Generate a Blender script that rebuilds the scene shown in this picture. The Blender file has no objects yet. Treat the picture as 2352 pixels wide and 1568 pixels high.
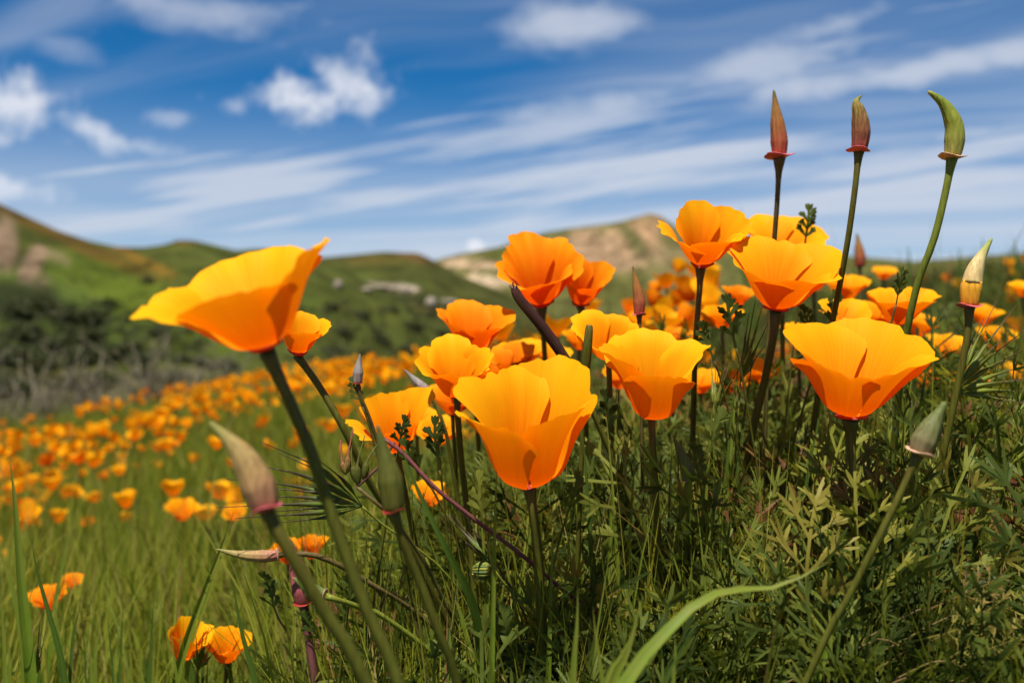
import bpy, math, random
import numpy as np
from mathutils import Vector, Matrix, Euler

R = math.radians
SC = bpy.context.scene
COL = SC.collection

# ------------------------------------------------------------------ camera
H = 0.33                                    # lens height above the soil
cam_d = bpy.data.cameras.new('camera')
cam = bpy.data.objects.new('camera', cam_d); COL.objects.link(cam)
cam.location = (0, 0, H); cam.rotation_euler = (R(90), 0, 0)
cam_d.lens = 35; cam_d.sensor_width = 36
cam_d.clip_start = 0.01; cam_d.clip_end = 30000
cam_d.dof.use_dof = True; cam_d.dof.focus_distance = 0.43; cam_d.dof.aperture_fstop = 9.5
SC.camera = cam
SC.render.resolution_x = 1024; SC.render.resolution_y = 682

# ------------------------------------------------------------------ sun
SUN = Vector((-0.12, -0.38, 0.915)).normalized()        # towards the sun
sl = bpy.data.lights.new('sun', 'SUN'); sl.energy = 5.0; sl.angle = R(0.7); sl.color = (1.0, 0.955, 0.88)
so = bpy.data.objects.new('sun', sl); COL.objects.link(so)
so.rotation_euler = SUN.to_track_quat('Z', 'Y').to_euler(); so.location = (0, 0, 30)

# ------------------------------------------------------------------ sky
K = 36 / 35 / 2352.0                        # photo pixel (2352 wide) -> tangent
W = bpy.data.worlds.new('World'); SC.world = W; W.use_nodes = True
nt = W.node_tree; N = nt.nodes; L = nt.links; N.clear()
def wn(t, **kw):
    n = N.new(t)
    for k, v in kw.items(): setattr(n, k, v)
    return n
def wm(op, a, b=None, c=None, clamp=False):
    n = N.new('ShaderNodeMath'); n.operation = op; n.use_clamp = clamp
    for i, v in enumerate((a, b, c)):
        if v is None: continue
        if isinstance(v, (int, float)): n.inputs[i].default_value = v
        else: L.new(v, n.inputs[i])
    return n.outputs[0]
def wss(x, lo, hi):
    n = N.new('ShaderNodeMapRange'); n.interpolation_type = 'SMOOTHSTEP'
    L.new(x, n.inputs[0]); n.inputs[1].default_value = lo; n.inputs[2].default_value = hi
    return n.outputs[0]
def wxyz(x, y, z):
    n = N.new('ShaderNodeCombineXYZ')
    for i, v in enumerate((x, y, z)):
        if isinstance(v, (int, float)): n.inputs[i].default_value = v
        else: L.new(v, n.inputs[i])
    return n.outputs[0]
def wnoise(vec, scale, det=5, rough=.55, dist=0.):
    n = N.new('ShaderNodeTexNoise'); L.new(vec, n.inputs['Vector'])
    n.inputs['Scale'].default_value = scale; n.inputs['Detail'].default_value = det
    n.inputs['Roughness'].default_value = rough; n.inputs['Distortion'].default_value = dist
    return n.outputs['Fac']
sky = wn('ShaderNodeTexSky', sky_type='NISHITA', sun_disc=False)
sky.sun_elevation = math.asin(SUN.z); sky.sun_rotation = math.atan2(SUN.x, SUN.y)
sky.altitude = 600; sky.air_density = 0.85; sky.dust_density = 0.25; sky.ozone_density = 3.5
hs = wn('ShaderNodeHueSaturation'); hs.inputs['Saturation'].default_value = 1.42; hs.inputs['Value'].default_value = 0.60
L.new(sky.outputs[0], hs.inputs['Color'])
tc = wn('ShaderNodeTexCoord'); sp = wn('ShaderNodeSeparateXYZ'); L.new(tc.outputs['Generated'], sp.inputs[0])
dx, dy, dz = sp.outputs
zz = wm('ADD', wm('MAXIMUM', dz, 0.0), 0.07)
cx_, cy_ = wm('DIVIDE', dx, zz), wm('DIVIDE', dy, zz)      # a cloud deck seen from below
STREAK = R(68)                                             # the wind that draws the cirrus out
ca, sa = math.cos(STREAK), math.sin(STREAK)
al = wm('ADD', wm('MULTIPLY', cx_, -sa), wm('MULTIPLY', cy_, ca))
ac = wm('ADD', wm('MULTIPLY', cx_, ca), wm('MULTIPLY', cy_, sa))
v1 = wxyz(wm('MULTIPLY', ac, 1.0), wm('MULTIPLY', al, 0.10), 3.3)
wob = wnoise(wxyz(ac, al, 9.1), 0.55, 3, .5)
v1w = wxyz(wm('ADD', wm('MULTIPLY', ac, 1.0), wm('MULTIPLY', wob, 1.1)), wm('MULTIPLY', al, 0.10), 3.3)
n1 = wnoise(v1w, 1.05, 3, .50)
n2 = wnoise(v1w, 3.6, 4, .55)
n3 = wnoise(wxyz(ac, al, 5.7), 0.42, 2, .5)                # where the deck is thick or thin
cir = wm('ADD', wm('ADD', wm('MULTIPLY', n1, .72), wm('MULTIPLY', n2, .28)), wm('MULTIPLY', wm('SUBTRACT', n3, .5), .45))
cir = wss(cir, .45, .72)
cir = wm('MULTIPLY', cir, wm('ADD', .46, wm('MULTIPLY', wss(dz, .33, .10), .38)))
low = wm('MULTIPLY', wss(dz, .26, .02), .74)              # thin veil towards the horizon
cir = wm('MAXIMUM', cir, wm('MULTIPLY', low, wm('ADD', .50, wm('MULTIPLY', wss(n1, .34, .62), .62))))
# single clouds that stand at their own places in the sky
ysafe = wm('MAXIMUM', dy, .25)
ta, tv = wm('DIVIDE', dx, ysafe), wm('DIVIDE', dz, ysafe)
tvec = wxyz(ta, tv, 0.4)
pn = wnoise(tvec, 19, 5, .62, 0); pn2 = wnoise(wxyz(ta, wm('MULTIPLY', tv, 1.8), 2.0), 9, 4, .55, 0)
fr = wss(dy, .25, .45)
c9, s9 = math.cos(R(9)), math.sin(R(9))
pn3 = wnoise(wxyz(wm('MULTIPLY', wm('ADD', wm('MULTIPLY', ta, c9), wm('MULTIPLY', tv, s9)), .30), wm('MULTIPLY', wm('SUBTRACT', wm('MULTIPLY', tv, c9), wm('MULTIPLY', ta, s9)), 4.6), 7.7), 10, 5, .60)
def puff(px, py, rx, ry, s, rot=0., nz=pn, lo=-.15, hi=1.25, amp=3.6):
    c, s_ = math.cos(R(rot)), math.sin(R(rot))
    ux = wm('SUBTRACT', ta, (px - 1176) * K); uy = wm('SUBTRACT', tv, (784 - py) * K)
    ex = wm('DIVIDE', wm('ADD', wm('MULTIPLY', ux, c), wm('MULTIPLY', uy, s_)), rx * K)
    ey = wm('DIVIDE', wm('SUBTRACT', wm('MULTIPLY', uy, c), wm('MULTIPLY', ux, s_)), ry * K)
    g = wm('SUBTRACT', 1., wm('SQRT', wm('ADD', wm('MULTIPLY', ex, ex), wm('MULTIPLY', ey, ey))))
    g = wm('ADD', g, wm('MULTIPLY', wm('SUBTRACT', nz, .5), amp))
    return wm('MULTIPLY', wm('MULTIPLY', wss(g, lo, hi), s), fr)
cl = cir; pf = None
for a in ((705, 228, 195, 66, 1.0, 6), (775, 190, 95, 80, .8, 0), (840, 235, 60, 50, .6, 0), (545, 245, 50, 34, .42, 0), (395, 272, 80, 22, .34, 0),
          (30, 235, 175, 70, .9, -14), (215, 300, 190, 34, .7, -26), (330, 340, 150, 26, .45, -10), (40, 430, 120, 34, .7, -8),
          (-10, 320, 40, 24, .55, 0)):
    pf = puff(*a) if pf is None else wm('MAXIMUM', pf, puff(*a))
for a in ((1310, 70, 230, 80, .75, 8), (440, 25, 330, 62, .62, -2), (120, 95, 120, 34, .30, -22), (1110, 345, 170, 28, .55, 9),
          (1600, 185, 620, 62, .70, 15), (1930, 55, 260, 44, .60, 20), (2100, 165, 560, 46, .78, 10), (2200, 310, 520, 40, .65, 9),
          (1150, 330, 500, 80, .22, 6), (620, 440, 600, 70, .35, -3)):
    cl = wm('MAXIMUM', cl, puff(*a, nz=pn2, lo=-.30, hi=1.25, amp=2.9))
pf = wm('MAXIMUM', pf, puff(1092, 566, 30, 24, .95, lo=.0, hi=.5, amp=1.3))
for a in ((1500, 395, 950, 62, .85, 8), (1950, 450, 750, 56, .85, 7), (700, 440, 760, 80, .8, -2), (1250, 515, 1000, 56, .85, 4), (1450, 255, 800, 80, .72, 14), (2150, 370, 560, 50, .8, 9), (300, 510, 650, 56, .8, 0)):
    cl = wm('MAXIMUM', cl, puff(*a, nz=pn3, lo=-.25, hi=1.05, amp=3.6))
cl = wm('MINIMUM', cl, 1.0)
cc = wn('ShaderNodeRGB'); cc.outputs[0].default_value = (3.9, 4.2, 4.8, 1)
mx = wn('ShaderNodeMix', data_type='RGBA'); L.new(cl, mx.inputs[0]); L.new(hs.outputs[0], mx.inputs[6]); L.new(cc.outputs[0], mx.inputs[7])
bg = wn('ShaderNodeBackground'); bg.inputs[1].default_value = 0.10
c2 = wn('ShaderNodeRGB'); c2.outputs[0].default_value = (4.9, 5.05, 5.5, 1)
mx2 = wn('ShaderNodeMix', data_type='RGBA'); L.new(wm('MINIMUM', pf, 1.0), mx2.inputs[0]); L.new(mx.outputs[2], mx2.inputs[6]); L.new(c2.outputs[0], mx2.inputs[7])
L.new(mx2.outputs[2], bg.inputs[0]); W.cycles.sampling_method = 'MANUAL'; W.cycles.sample_map_resolution = 256; ow = wn('ShaderNodeOutputWorld'); L.new(bg.outputs[0], ow.inputs[0])

# ------------------------------------------------------------------ exposure
SC.view_settings.view_transform = 'Standard'; SC.view_settings.look = 'None'
SC.view_settings.exposure = 0.72; SC.view_settings.gamma = 1.0; SC.view_settings.use_curve_mapping = False
SC.render.engine = 'CYCLES'; SC.cycles.use_adaptive_sampling = True; SC.cycles.adaptive_threshold = .02
SC.cycles.max_bounces = 5; SC.cycles.transmission_bounces = 4; SC.cycles.diffuse_bounces = 3; SC.cycles.glossy_bounces = 1

# ================================================================== helpers
def P(px, py, d):
    """the point at depth d (m along the view) that the photo shows at px, py (2352 x 1568)"""
    return Vector(((px - 1176) * K * d, d, H + (784 - py) * K * d))
def pix(d): return K * d

def hash2(ix, iy, s):
    h = (ix.astype(np.int64) * 374761393 + iy.astype(np.int64) * 668265263 + s * 974634541) & 0xffffffff
    h = ((h ^ (h >> 13)) * 1274126177) & 0xffffffff
    return ((h ^ (h >> 16)) & 0xffff) / 65535.0
def vnoise(x, y, s=0):
    ix, iy = np.floor(x), np.floor(y); fx, fy = x - ix, y - iy
    fx = fx * fx * (3 - 2 * fx); fy = fy * fy * (3 - 2 * fy)
    a, b = hash2(ix, iy, s), hash2(ix + 1, iy, s); c, d = hash2(ix, iy + 1, s), hash2(ix + 1, iy + 1, s)
    return (a * (1 - fx) + b * fx) * (1 - fy) + (c * (1 - fx) + d * fx) * fy
def fbm(x, y, o=4, s=0):
    x = np.asarray(x, float); y = np.asarray(y, float)
    t = 0; a = .5; n = 0
    for i in range(o):
        t = t + a * vnoise(x * 2 ** i, y * 2 ** i, s + i); n += a; a *= .5
    return t / n
def sst(a, b, x):
    t = np.clip((np.asarray(x, float) - a) / (b - a), 0, 1); return t * t * (3 - 2 * t)

def edge_y(x, y):
    """how far out the flowering shelf reaches before it falls into the valley"""
    a = np.asarray(x, float) / np.maximum(np.asarray(y, float), .3)
    return np.interp(a, [-1.5, -.6, -.45, -.27, -.1, .1, .5, 1.5], [5.0, 5.4, 6.3, 9.0, 8.0, 5.6, 5.0, 5.0])
def ground_z(x, y):
    x = np.asarray(x, float); y = np.asarray(y, float)
    xs = 9 * np.tanh(x / 9); ys = np.where(y > 0, 12 * np.tanh(y / 12), 6 * np.tanh(y / 6))
    z = .167 * xs + .04 * ys + (fbm(x * 1.7 + 5, y * 1.7, 3, 7) - .5) * .06 * np.clip(np.hypot(x, y), 0, 1)
    s = np.maximum(0, np.maximum(y, .0) - edge_y(x, y))
    s = np.maximum(s, np.maximum(0, np.abs(x) - 9))
    z = z - .05 * s * s / (1 + .14 * s)
    lo = -14.0
    return np.where(z < lo + 4, lo + 4 * np.exp(np.minimum((z - lo - 4) / 4, 0)), z)
def gz(x, y): return float(ground_z(x, y))

ORG = {}
def mk(name, V, F, mat, parent=None, attrs=None, smooth=True):
    V = np.asarray(V, float).reshape(-1, 3)
    if parent is not None: V = V - np.array(ORG[parent.name])
    me = bpy.data.meshes.new(name)
    if isinstance(F, np.ndarray) and F.ndim == 2:
        n, k = F.shape
        me.vertices.add(len(V)); me.vertices.foreach_set('co', V.astype(np.float32).ravel())
        me.loops.add(n * k); me.loops.foreach_set('vertex_index', F.astype(np.int32).ravel())
        me.polygons.add(n); me.polygons.foreach_set('loop_start', np.arange(0, n * k, k, dtype=np.int32))
        me.polygons.foreach_set('loop_total', np.full(n, k, dtype=np.int32))
        me.update(calc_edges=True)
    else:
        me.from_pydata([tuple(v) for v in V], [], [tuple(int(i) for i in f) for f in F]); me.update()
    if smooth: me.polygons.foreach_set('use_smooth', np.ones(len(me.polygons), bool))
    for k, a in (attrs or {}).items():
        a = np.asarray(a, np.float32)
        if a.ndim == 2:
            at = me.attributes.new(k, 'FLOAT_COLOR', 'POINT'); at.data.foreach_set('color', np.c_[a, np.ones(len(a))].astype(np.float32).ravel())
        else:
            at = me.attributes.new(k, 'FLOAT', 'POINT'); at.data.foreach_set('value', a)
    me.materials.append(mat)
    o = bpy.data.objects.new(name, me); COL.objects.link(o)
    if parent is not None:
        o.parent = parent; ORG[o.name] = ORG[parent.name]
    else: ORG[o.name] = (0, 0, 0)
    return o
def tag(o, label=None, cat=None, group=None, kind=None):
    for k, v in (('label', label), ('category', cat), ('group', group), ('kind', kind)):
        if v: o[k] = v
    return o
def thing(name, label, cat, loc, group=None):
    o = bpy.data.objects.new(name, None); COL.objects.link(o); o.location = loc
    o.empty_display_size = .01; ORG[o.name] = tuple(loc)
    return tag(o, label, cat, group)

def catmull(pts, n):
    """n points along a smooth curve through pts"""
    p = np.array([list(q) for q in pts], float)
    if len(p) == 2: return p[0] + (p[1] - p[0]) * np.linspace(0, 1, n)[:, None]
    q = np.vstack([2 * p[0] - p[1], p, 2 * p[-1] - p[-2]])
    m = len(p) - 1; out = []
    for u in np.linspace(0, m, n):
        i = min(int(u), m - 1); t = u - i
        a, b, c, d = q[i], q[i + 1], q[i + 2], q[i + 3]
        out.append(.5 * (2 * b + (c - a) * t + (2 * a - 5 * b + 4 * c - d) * t * t + (3 * b - a - 3 * c + d) * t ** 3))
    return np.array(out)
def arc(pts, n):
    f = catmull(pts, 160); l = np.r_[0, np.cumsum(np.linalg.norm(np.diff(f, axis=0), axis=1))]; q = np.linspace(0, l[-1], n)
    return np.stack([np.interp(q, l, f[:, i]) for i in range(3)], 1)
def tube(path, rad, n=8, ridge=0., nr=5, capped=True):
    """quads of a tube round path (m x 3); rad m values"""
    path = np.asarray(path, float); m = len(path)
    rad = np.asarray(rad, float) * np.ones(m)
    tg = np.gradient(path, axis=0); tg /= np.linalg.norm(tg, axis=1)[:, None] + 1e-12
    ref = np.array([0., 1., 0.]);
    if abs(tg[0] @ ref) > .9: ref = np.array([1., 0, 0])
    V = []; th = np.linspace(0, 2 * np.pi, n, endpoint=False)
    u = np.cross(tg[0], ref); u /= np.linalg.norm(u)
    for i in range(m):
        u = u - tg[i] * (u @ tg[i]); u /= np.linalg.norm(u); w = np.cross(tg[i], u)
        rr = rad[i] * (1 + ridge * np.cos(th * nr))
        V.append(path[i] + (np.cos(th) * rr)[:, None] * u + (np.sin(th) * rr)[:, None] * w)
    V = np.vstack(V); F = []
    for i in range(m - 1):
        for j in range(n):
            F.append((i * n + j, i * n + (j + 1) % n, (i + 1) * n + (j + 1) % n, (i + 1) * n + j))
    if capped: F.append(tuple(range(n))[::-1]); F.append(tuple((m - 1) * n + j for j in range(n)))
    t = np.repeat(np.linspace(0, 1, m), n)
    return V, F, t

# ================================================================== materials
def mat_new(name):
    m = bpy.data.materials.new(name); m.use_nodes = True; m.node_tree.nodes.clear()
    return m, m.node_tree.nodes, m.node_tree.links
def ramp(nd, stops):
    e = nd.color_ramp.elements
    while len(e) > 1: e.remove(e[-1])
    e[0].position = stops[0][0]; e[0].color = (*stops[0][1], 1)
    for p, c in stops[1:]:
        x = e.new(p); x.color = (*c, 1)
def attr(nodes, name):
    a = nodes.new('ShaderNodeAttribute'); a.attribute_name = name; return a
def leafy(name, stops, attrname='rnd', trans=.35, rough=.5, spec=.25, tint=(1.15, 1.1, .55), noise=0., nscale=300., stripes=False):
    """thin plant tissue: reflects, and lets sunlight through"""
    m, n, l = mat_new(name)
    a = attr(n, attrname); r = n.new('ShaderNodeValToRGB'); ramp(r, stops)
    fac = a.outputs['Fac']
    if noise:
        tx = n.new('ShaderNodeTexNoise'); tx.inputs['Scale'].default_value = nscale; tx.inputs['Detail'].default_value = 3
        co = n.new('ShaderNodeTexCoord'); l.new(co.outputs['Object'], tx.inputs['Vector'])
        ma = n.new('ShaderNodeMath'); ma.operation = 'MULTIPLY_ADD'; l.new(tx.outputs['Fac'], ma.inputs[0]); ma.inputs[1].default_value = noise; 
        mb = n.new('ShaderNodeMath'); mb.operation = 'SUBTRACT'; l.new(fac, mb.inputs[0]); mb.inputs[1].default_value = noise * .5
        l.new(mb.outputs[0], ma.inputs[2]); fac = ma.outputs[0]
    if stripes:                                            # parallel veins
        wa = attr(n, 'w'); cv = n.new('ShaderNodeCombineXYZ'); l.new(wa.outputs['Fac'], cv.inputs[0]); l.new(a.outputs['Fac'], cv.inputs[1])
        mp = n.new('ShaderNodeMapping'); mp.inputs['Scale'].default_value = (26, 3, 1); l.new(cv.outputs[0], mp.inputs[0])
        sx = n.new('ShaderNodeTexNoise'); sx.inputs['Scale'].default_value = 1; sx.inputs['Detail'].default_value = 3; l.new(mp.outputs[0], sx.inputs['Vector'])
        mq = n.new('ShaderNodeMath'); mq.operation = 'MULTIPLY_ADD'; l.new(sx.outputs['Fac'], mq.inputs[0]); mq.inputs[1].default_value = 2.2
        mr = n.new('ShaderNodeMath'); mr.operation = 'SUBTRACT'; l.new(fac, mr.inputs[0]); mr.inputs[1].default_value = 1.1; l.new(mr.outputs[0], mq.inputs[2]); fac = mq.outputs[0]
    l.new(fac, r.inputs[0])
    b = n.new('ShaderNodeBsdfPrincipled'); b.inputs['Roughness'].default_value = rough; b.inputs['Specular IOR Level'].default_value = spec
    l.new(r.outputs[0], b.inputs['Base Color'])
    t = n.new('ShaderNodeBsdfTranslucent')
    mc = n.new('ShaderNodeMix'); mc.data_type = 'RGBA'; mc.blend_type = 'MULTIPLY'; mc.inputs[0].default_value = 1
    l.new(r.outputs[0], mc.inputs[6]); mc.inputs[7].default_value = (*tint, 1); l.new(mc.outputs[2], t.inputs[0])
    mx = n.new('ShaderNodeMixShader'); mx.inputs[0].default_value = trans
    l.new(b.outputs[0], mx.inputs[1]); l.new(t.outputs[0], mx.inputs[2])
    o = n.new('ShaderNodeOutputMaterial'); l.new(mx.outputs[0], o.inputs[0])
    return m
def petal_mat(name, base, mid, rim, trans_col, trans=.40):
    m, n, l = mat_new(name)
    a = attr(n, 't'); s = attr(n, 's')
    # fine veins run from the base to the rim
    cv = n.new('ShaderNodeCombineXYZ'); l.new(s.outputs['Fac'], cv.inputs[0]); l.new(a.outputs['Fac'], cv.inputs[1])
    mp = n.new('ShaderNodeMapping'); mp.inputs['Scale'].default_value = (55, 1.2, 1); l.new(cv.outputs[0], mp.inputs[0])
    tx = n.new('ShaderNodeTexNoise'); tx.inputs['Scale'].default_value = 1; tx.inputs['Detail'].default_value = 4; l.new(mp.outputs[0], tx.inputs['Vector'])
    ma = n.new('ShaderNodeMath'); ma.operation = 'MULTIPLY_ADD'; l.new(tx.outputs['Fac'], ma.inputs[0]); ma.inputs[1].default_value = .62
    mb = n.new('ShaderNodeMath'); mb.operation = 'SUBTRACT'; l.new(a.outputs['Fac'], mb.inputs[0]); mb.inputs[1].default_value = .31
    l.new(mb.outputs[0], ma.inputs[2])
    r = n.new('ShaderNodeValToRGB'); ramp(r, [(0, base), (.55, mid), (1, rim)]); l.new(ma.outputs[0], r.inputs[0])
    d = n.new('ShaderNodeBsdfPrincipled'); d.inputs['Roughness'].default_value = .6; d.inputs['Specular IOR Level'].default_value = .07
    l.new(r.outputs[0], d.inputs['Base Color'])
    bp = n.new('ShaderNodeBump'); bp.inputs['Strength'].default_value = .35; bp.inputs['Distance'].default_value = .0006
    l.new(tx.outputs['Fac'], bp.inputs['Height']); l.new(bp.outputs[0], d.inputs['Normal'])
    t = n.new('ShaderNodeBsdfTranslucent')
    mc = n.new('ShaderNodeMix'); mc.data_type = 'RGBA'; mc.blend_type = 'MULTIPLY'; mc.inputs[0].default_value = 1
    l.new(r.outputs[0], mc.inputs[6]); mc.inputs[7].default_value = (*trans_col, 1); l.new(mc.outputs[2], t.inputs[0])
    mx = n.new('ShaderNodeMixShader'); mx.inputs[0].default_value = trans
    l.new(d.outputs[0], mx.inputs[1]); l.new(t.outputs[0], mx.inputs[2])
    o = n.new('ShaderNodeOutputMaterial'); l.new(mx.outputs[0], o.inputs[0])
    return m
def solid(name, stops, attrname='t', rough=.5, spec=.14, streak=0., bump=0., nscale=(900, 900, 120), sss=0.):
    """fleshy plant tissue coloured along its length, with streaks"""
    m, n, l = mat_new(name)
    a = attr(n, attrname); co = n.new('ShaderNodeTexCoord')
    mp = n.new('ShaderNodeMapping'); mp.inputs['Scale'].default_value = nscale; l.new(co.outputs['Object'], mp.inputs[0])
    tx = n.new('ShaderNodeTexNoise'); tx.inputs['Scale'].default_value = 1; tx.inputs['Detail'].default_value = 4; l.new(mp.outputs[0], tx.inputs['Vector'])
    ma = n.new('ShaderNodeMath'); ma.operation = 'MULTIPLY_ADD'; l.new(tx.outputs['Fac'], ma.inputs[0]); ma.inputs[1].default_value = streak
    mb = n.new('ShaderNodeMath'); mb.operation = 'SUBTRACT'; l.new(a.outputs['Fac'], mb.inputs[0]); mb.inputs[1].default_value = streak * .5
    l.new(mb.outputs[0], ma.inputs[2])
    r = n.new('ShaderNodeValToRGB'); ramp(r, stops); l.new(ma.outputs[0], r.inputs[0])
    b = n.new('ShaderNodeBsdfPrincipled'); b.inputs['Roughness'].default_value = rough; b.inputs['Specular IOR Level'].default_value = spec
    vm = n.new('ShaderNodeMix'); vm.data_type = 'RGBA'; vm.blend_type = 'MULTIPLY'; vm.inputs[0].default_value = 1
    vr = n.new('ShaderNodeMapRange'); l.new(tx.outputs['Fac'], vr.inputs[0]); vr.inputs[1].default_value = .3; vr.inputs[2].default_value = .7; vr.inputs[3].default_value = .72; vr.inputs[4].default_value = 1.2
    l.new(r.outputs[0], vm.inputs[6]); l.new(vr.outputs[0], vm.inputs[7]); l.new(vm.outputs[2], b.inputs['Base Color'])
    if bump:
        bp = n.new('ShaderNodeBump'); bp.inputs['Strength'].default_value = bump; bp.inputs['Distance'].default_value = .001
        l.new(tx.outputs['Fac'], bp.inputs['Height']); l.new(bp.outputs[0], b.inputs['Normal'])
    o = n.new('ShaderNodeOutputMaterial'); l.new(b.outputs[0], o.inputs[0])
    return m

M = {}
M['petal_yellow'] = petal_mat('poppy_petal_yellow', (.86, .19, .002), (.93, .375, .003), (.94, .475, .005), (1.0, .50, .2))
M['petal_gold'] = petal_mat('poppy_petal_gold', (.85, .17, .002), (.93, .340, .003), (.94, .43, .004), (1.0, .50, .2))
M['petal_orange'] = petal_mat('poppy_petal_orange', (.80, .12, .002), (.89, .225, .003), (.93, .33, .004), (1.0, .50, .2))
M['petal_field'] = petal_mat('poppy_petal_field', (.86, .20, .002), (.93, .36, .003), (.94, .45, .005), (1.0, .7, .3))
M['collar_red'] = solid('collar_red', [(0, (.15, .018, .010)), (1, (.24, .03, .018))], rough=.45)
M['collar_pink'] = solid('collar_pink', [(0, (.42, .08, .085)), (1, (.58, .12, .14))], rough=.45)
M['collar_tan'] = solid('collar_tan', [(0, (.42, .26, .12)), (1, (.66, .40, .24))], rough=.45)
M['stem'] = solid('poppy_stem', [(0, (.10, .080, .014)), (.3, (.088, .088, .012)), (1, (.078, .084, .012))], streak=.3, rough=.42)
M['stem_light'] = solid('poppy_stem_light', [(0, (.15, .165, .02)), (.5, (.125, .155, .018)), (1, (.11, .14, .018))], streak=.3, rough=.42)
M['stem_brown'] = solid('poppy_stem_brown', [(0, (.11, .075, .025)), (1, (.085, .085, .02))], streak=.4, rough=.45)
M['stem_purple'] = solid('poppy_stem_purple', [(0, (.16, .05, .05)), (1, (.10, .045, .04))], streak=.4, rough=.42)
M['stamen'] = solid('stamen', [(0, (.75, .28, .01)), (1, (.85, .45, .03))])
M['bud_red'] = solid('bud_red', [(0, (.36, .06, .038)), (.35, (.28, .09, .03)), (.8, (.23, .12, .026)), (1, (.07, .08, .02))], streak=.5, bump=.7)
M['bud_brown'] = solid('bud_brown', [(0, (.24, .05, .038)), (.4, (.19, .075, .03)), (.85, (.21, .155, .03)), (1, (.16, .17, .02))], streak=.6, bump=.9)
M['bud_green'] = solid('bud_green', [(0, (.25, .22, .05)), (.35, (.20, .205, .028)), (.8, (.165, .20, .02)), (1, (.24, .23, .03))], streak=.5, bump=.6)
M['bud_jade'] = solid('bud_jade', [(0, (.13, .16, .045)), (.6, (.085, .125, .032)), (.93, (.10, .12, .03)), (1, (.36, .17, .07))], streak=.3, bump=.2)
M['bud_olive'] = solid('bud_olive', [(0, (.17, .12, .06)), (.5, (.12, .125, .04)), (1, (.10, .12, .03))], streak=.5, bump=.5)
M['bud_dark'] = solid('bud_dark', [(0, (.085, .080, .014)), (.6, (.075, .080, .012)), (1, (.07, .075, .014))], streak=.3)
M['bud_pale'] = solid('bud_pale', [(0, (.52, .36, .14)), (.5, (.50, .38, .17)), (.75, (.30, .30, .08)), (1, (.20, .24, .05))], streak=.3, bump=.3)
M['bud_tan'] = solid('bud_tan', [(0, (.30, .11, .075)), (.3, (.31, .18, .07)), (.7, (.26, .19, .06)), (1, (.16, .16, .035))], streak=.4, bump=.2)
M['bud_rose'] = solid('bud_rose', [(0, (.26, .06, .06)), (.6, (.22, .06, .055)), (1, (.12, .05, .04))], streak=.4, bump=.7)
M['bud_grey'] = solid('bud_grey', [(0, (.22, .15, .12)), (.5, (.25, .22, .20)), (1, (.15, .16, .11))], streak=.3, bump=.2)
M['bud_straw'] = solid('bud_straw', [(0, (.45, .30, .14)), (.5, (.52, .33, .08)), (1, (.50, .24, .05))], streak=.3)
M['bud_petals'] = solid('bud_petals', [(0, (.50, .18, .02)), (.5, (.62, .27, .02)), (1, (.66, .32, .03))], streak=.4, bump=.3, rough=.35)
M['pod_dark'] = solid('pod_dark', [(0, (.045, .012, .012)), (.7, (.035, .014, .014)), (1, (.06, .07, .02))], streak=.3, rough=.35)
M['pod_rib'] = solid('pod_rib', [(0, (.16, .08, .04)), (1, (.22, .14, .07))], rough=.4)
M['straw'] = solid('dry_straw', [(0, (.34, .24, .12)), (1, (.48, .38, .22))], streak=.5)
GREENS = [(0, (.022, .045, .010)), (.3, (.040, .080, .014)), (.6, (.075, .125, .022)), (.82, (.12, .16, .025)), (.92, (.20, .19, .05)), (1, (.16, .085, .03))]
M['foliage'] = leafy('poppy_foliage', [(0, (.038, .058, .011)), (.3, (.078, .108, .018)), (.6, (.142, .170, .026)), (.82, (.24, .245, .033)), (.93, (.28, .22, .04)), (1, (.17, .07, .03))], trans=.42, rough=.5, spec=.14)
M['leaf_dry'] = leafy('poppy_leaf_dry', [(0, (.24, .15, .05)), (.5, (.30, .22, .05)), (1, (.28, .26, .04))], trans=.30, rough=.6)
M['grass'] = leafy('meadow_grass', [(0, (.070, .095, .010)), (.35, (.155, .19, .016)), (.7, (.24, .26, .026)), (.88, (.34, .29, .045)), (.95, (.42, .32, .12)), (1, (.27, .14, .05))], trans=.5, rough=.5, spec=.12)
M['grass_far'] = leafy('far_grass', [(0, (.045, .065, .012)), (.4, (.085, .12, .018)), (.75, (.13, .15, .025)), (.9, (.20, .18, .06)), (1, (.24, .14, .05))], trans=.35, rough=.6)
M['grass_ridge'] = leafy('ridge_grass', [(0, (.032, .040, .010)), (.45, (.062, .072, .014)), (.75, (.105, .095, .024)), (.9, (.16, .085, .04)), (1, (.24, .07, .035))], trans=.35, rough=.6, spec=.1)
M['blade'] = leafy('grass_blade', [(0, (.070, .125, .010)), (.5, (.12, .195, .015)), (.9, (.18, .25, .022)), (1, (.22, .20, .04))], attrname='t', trans=.40, rough=.5, spec=.16, noise=.5, nscale=160, stripes=True)
M['blade_dark'] = leafy('grass_blade_dark', [(0, (.06, .11, .012)), (.6, (.08, .14, .014)), (1, (.06, .10, .015))], attrname='t', trans=.38, rough=.5, spec=.16, noise=.5, nscale=160, stripes=True)
M['awn'] = leafy('brome_awn', [(0, (.12, .16, .02)), (.45, (.20, .24, .03)), (.72, (.13, .13, .02)), (1, (.12, .045, .03))], attrname='t', trans=.30, rough=.45)
M['awn_dark'] = leafy('brome_awn_dark', [(0, (.06, .10, .015)), (.45, (.10, .15, .02)), (.62, (.06, .05, .02)), (1, (.06, .02, .02))], attrname='t', trans=.25, rough=.45)
M['shrub'] = leafy('shrub_leaves', [(0, (.026, .032, .010)), (.5, (.050, .058, .016)), (.85, (.09, .088, .032)), (1, (.14, .115, .06))], trans=.2, rough=.6)
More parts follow.
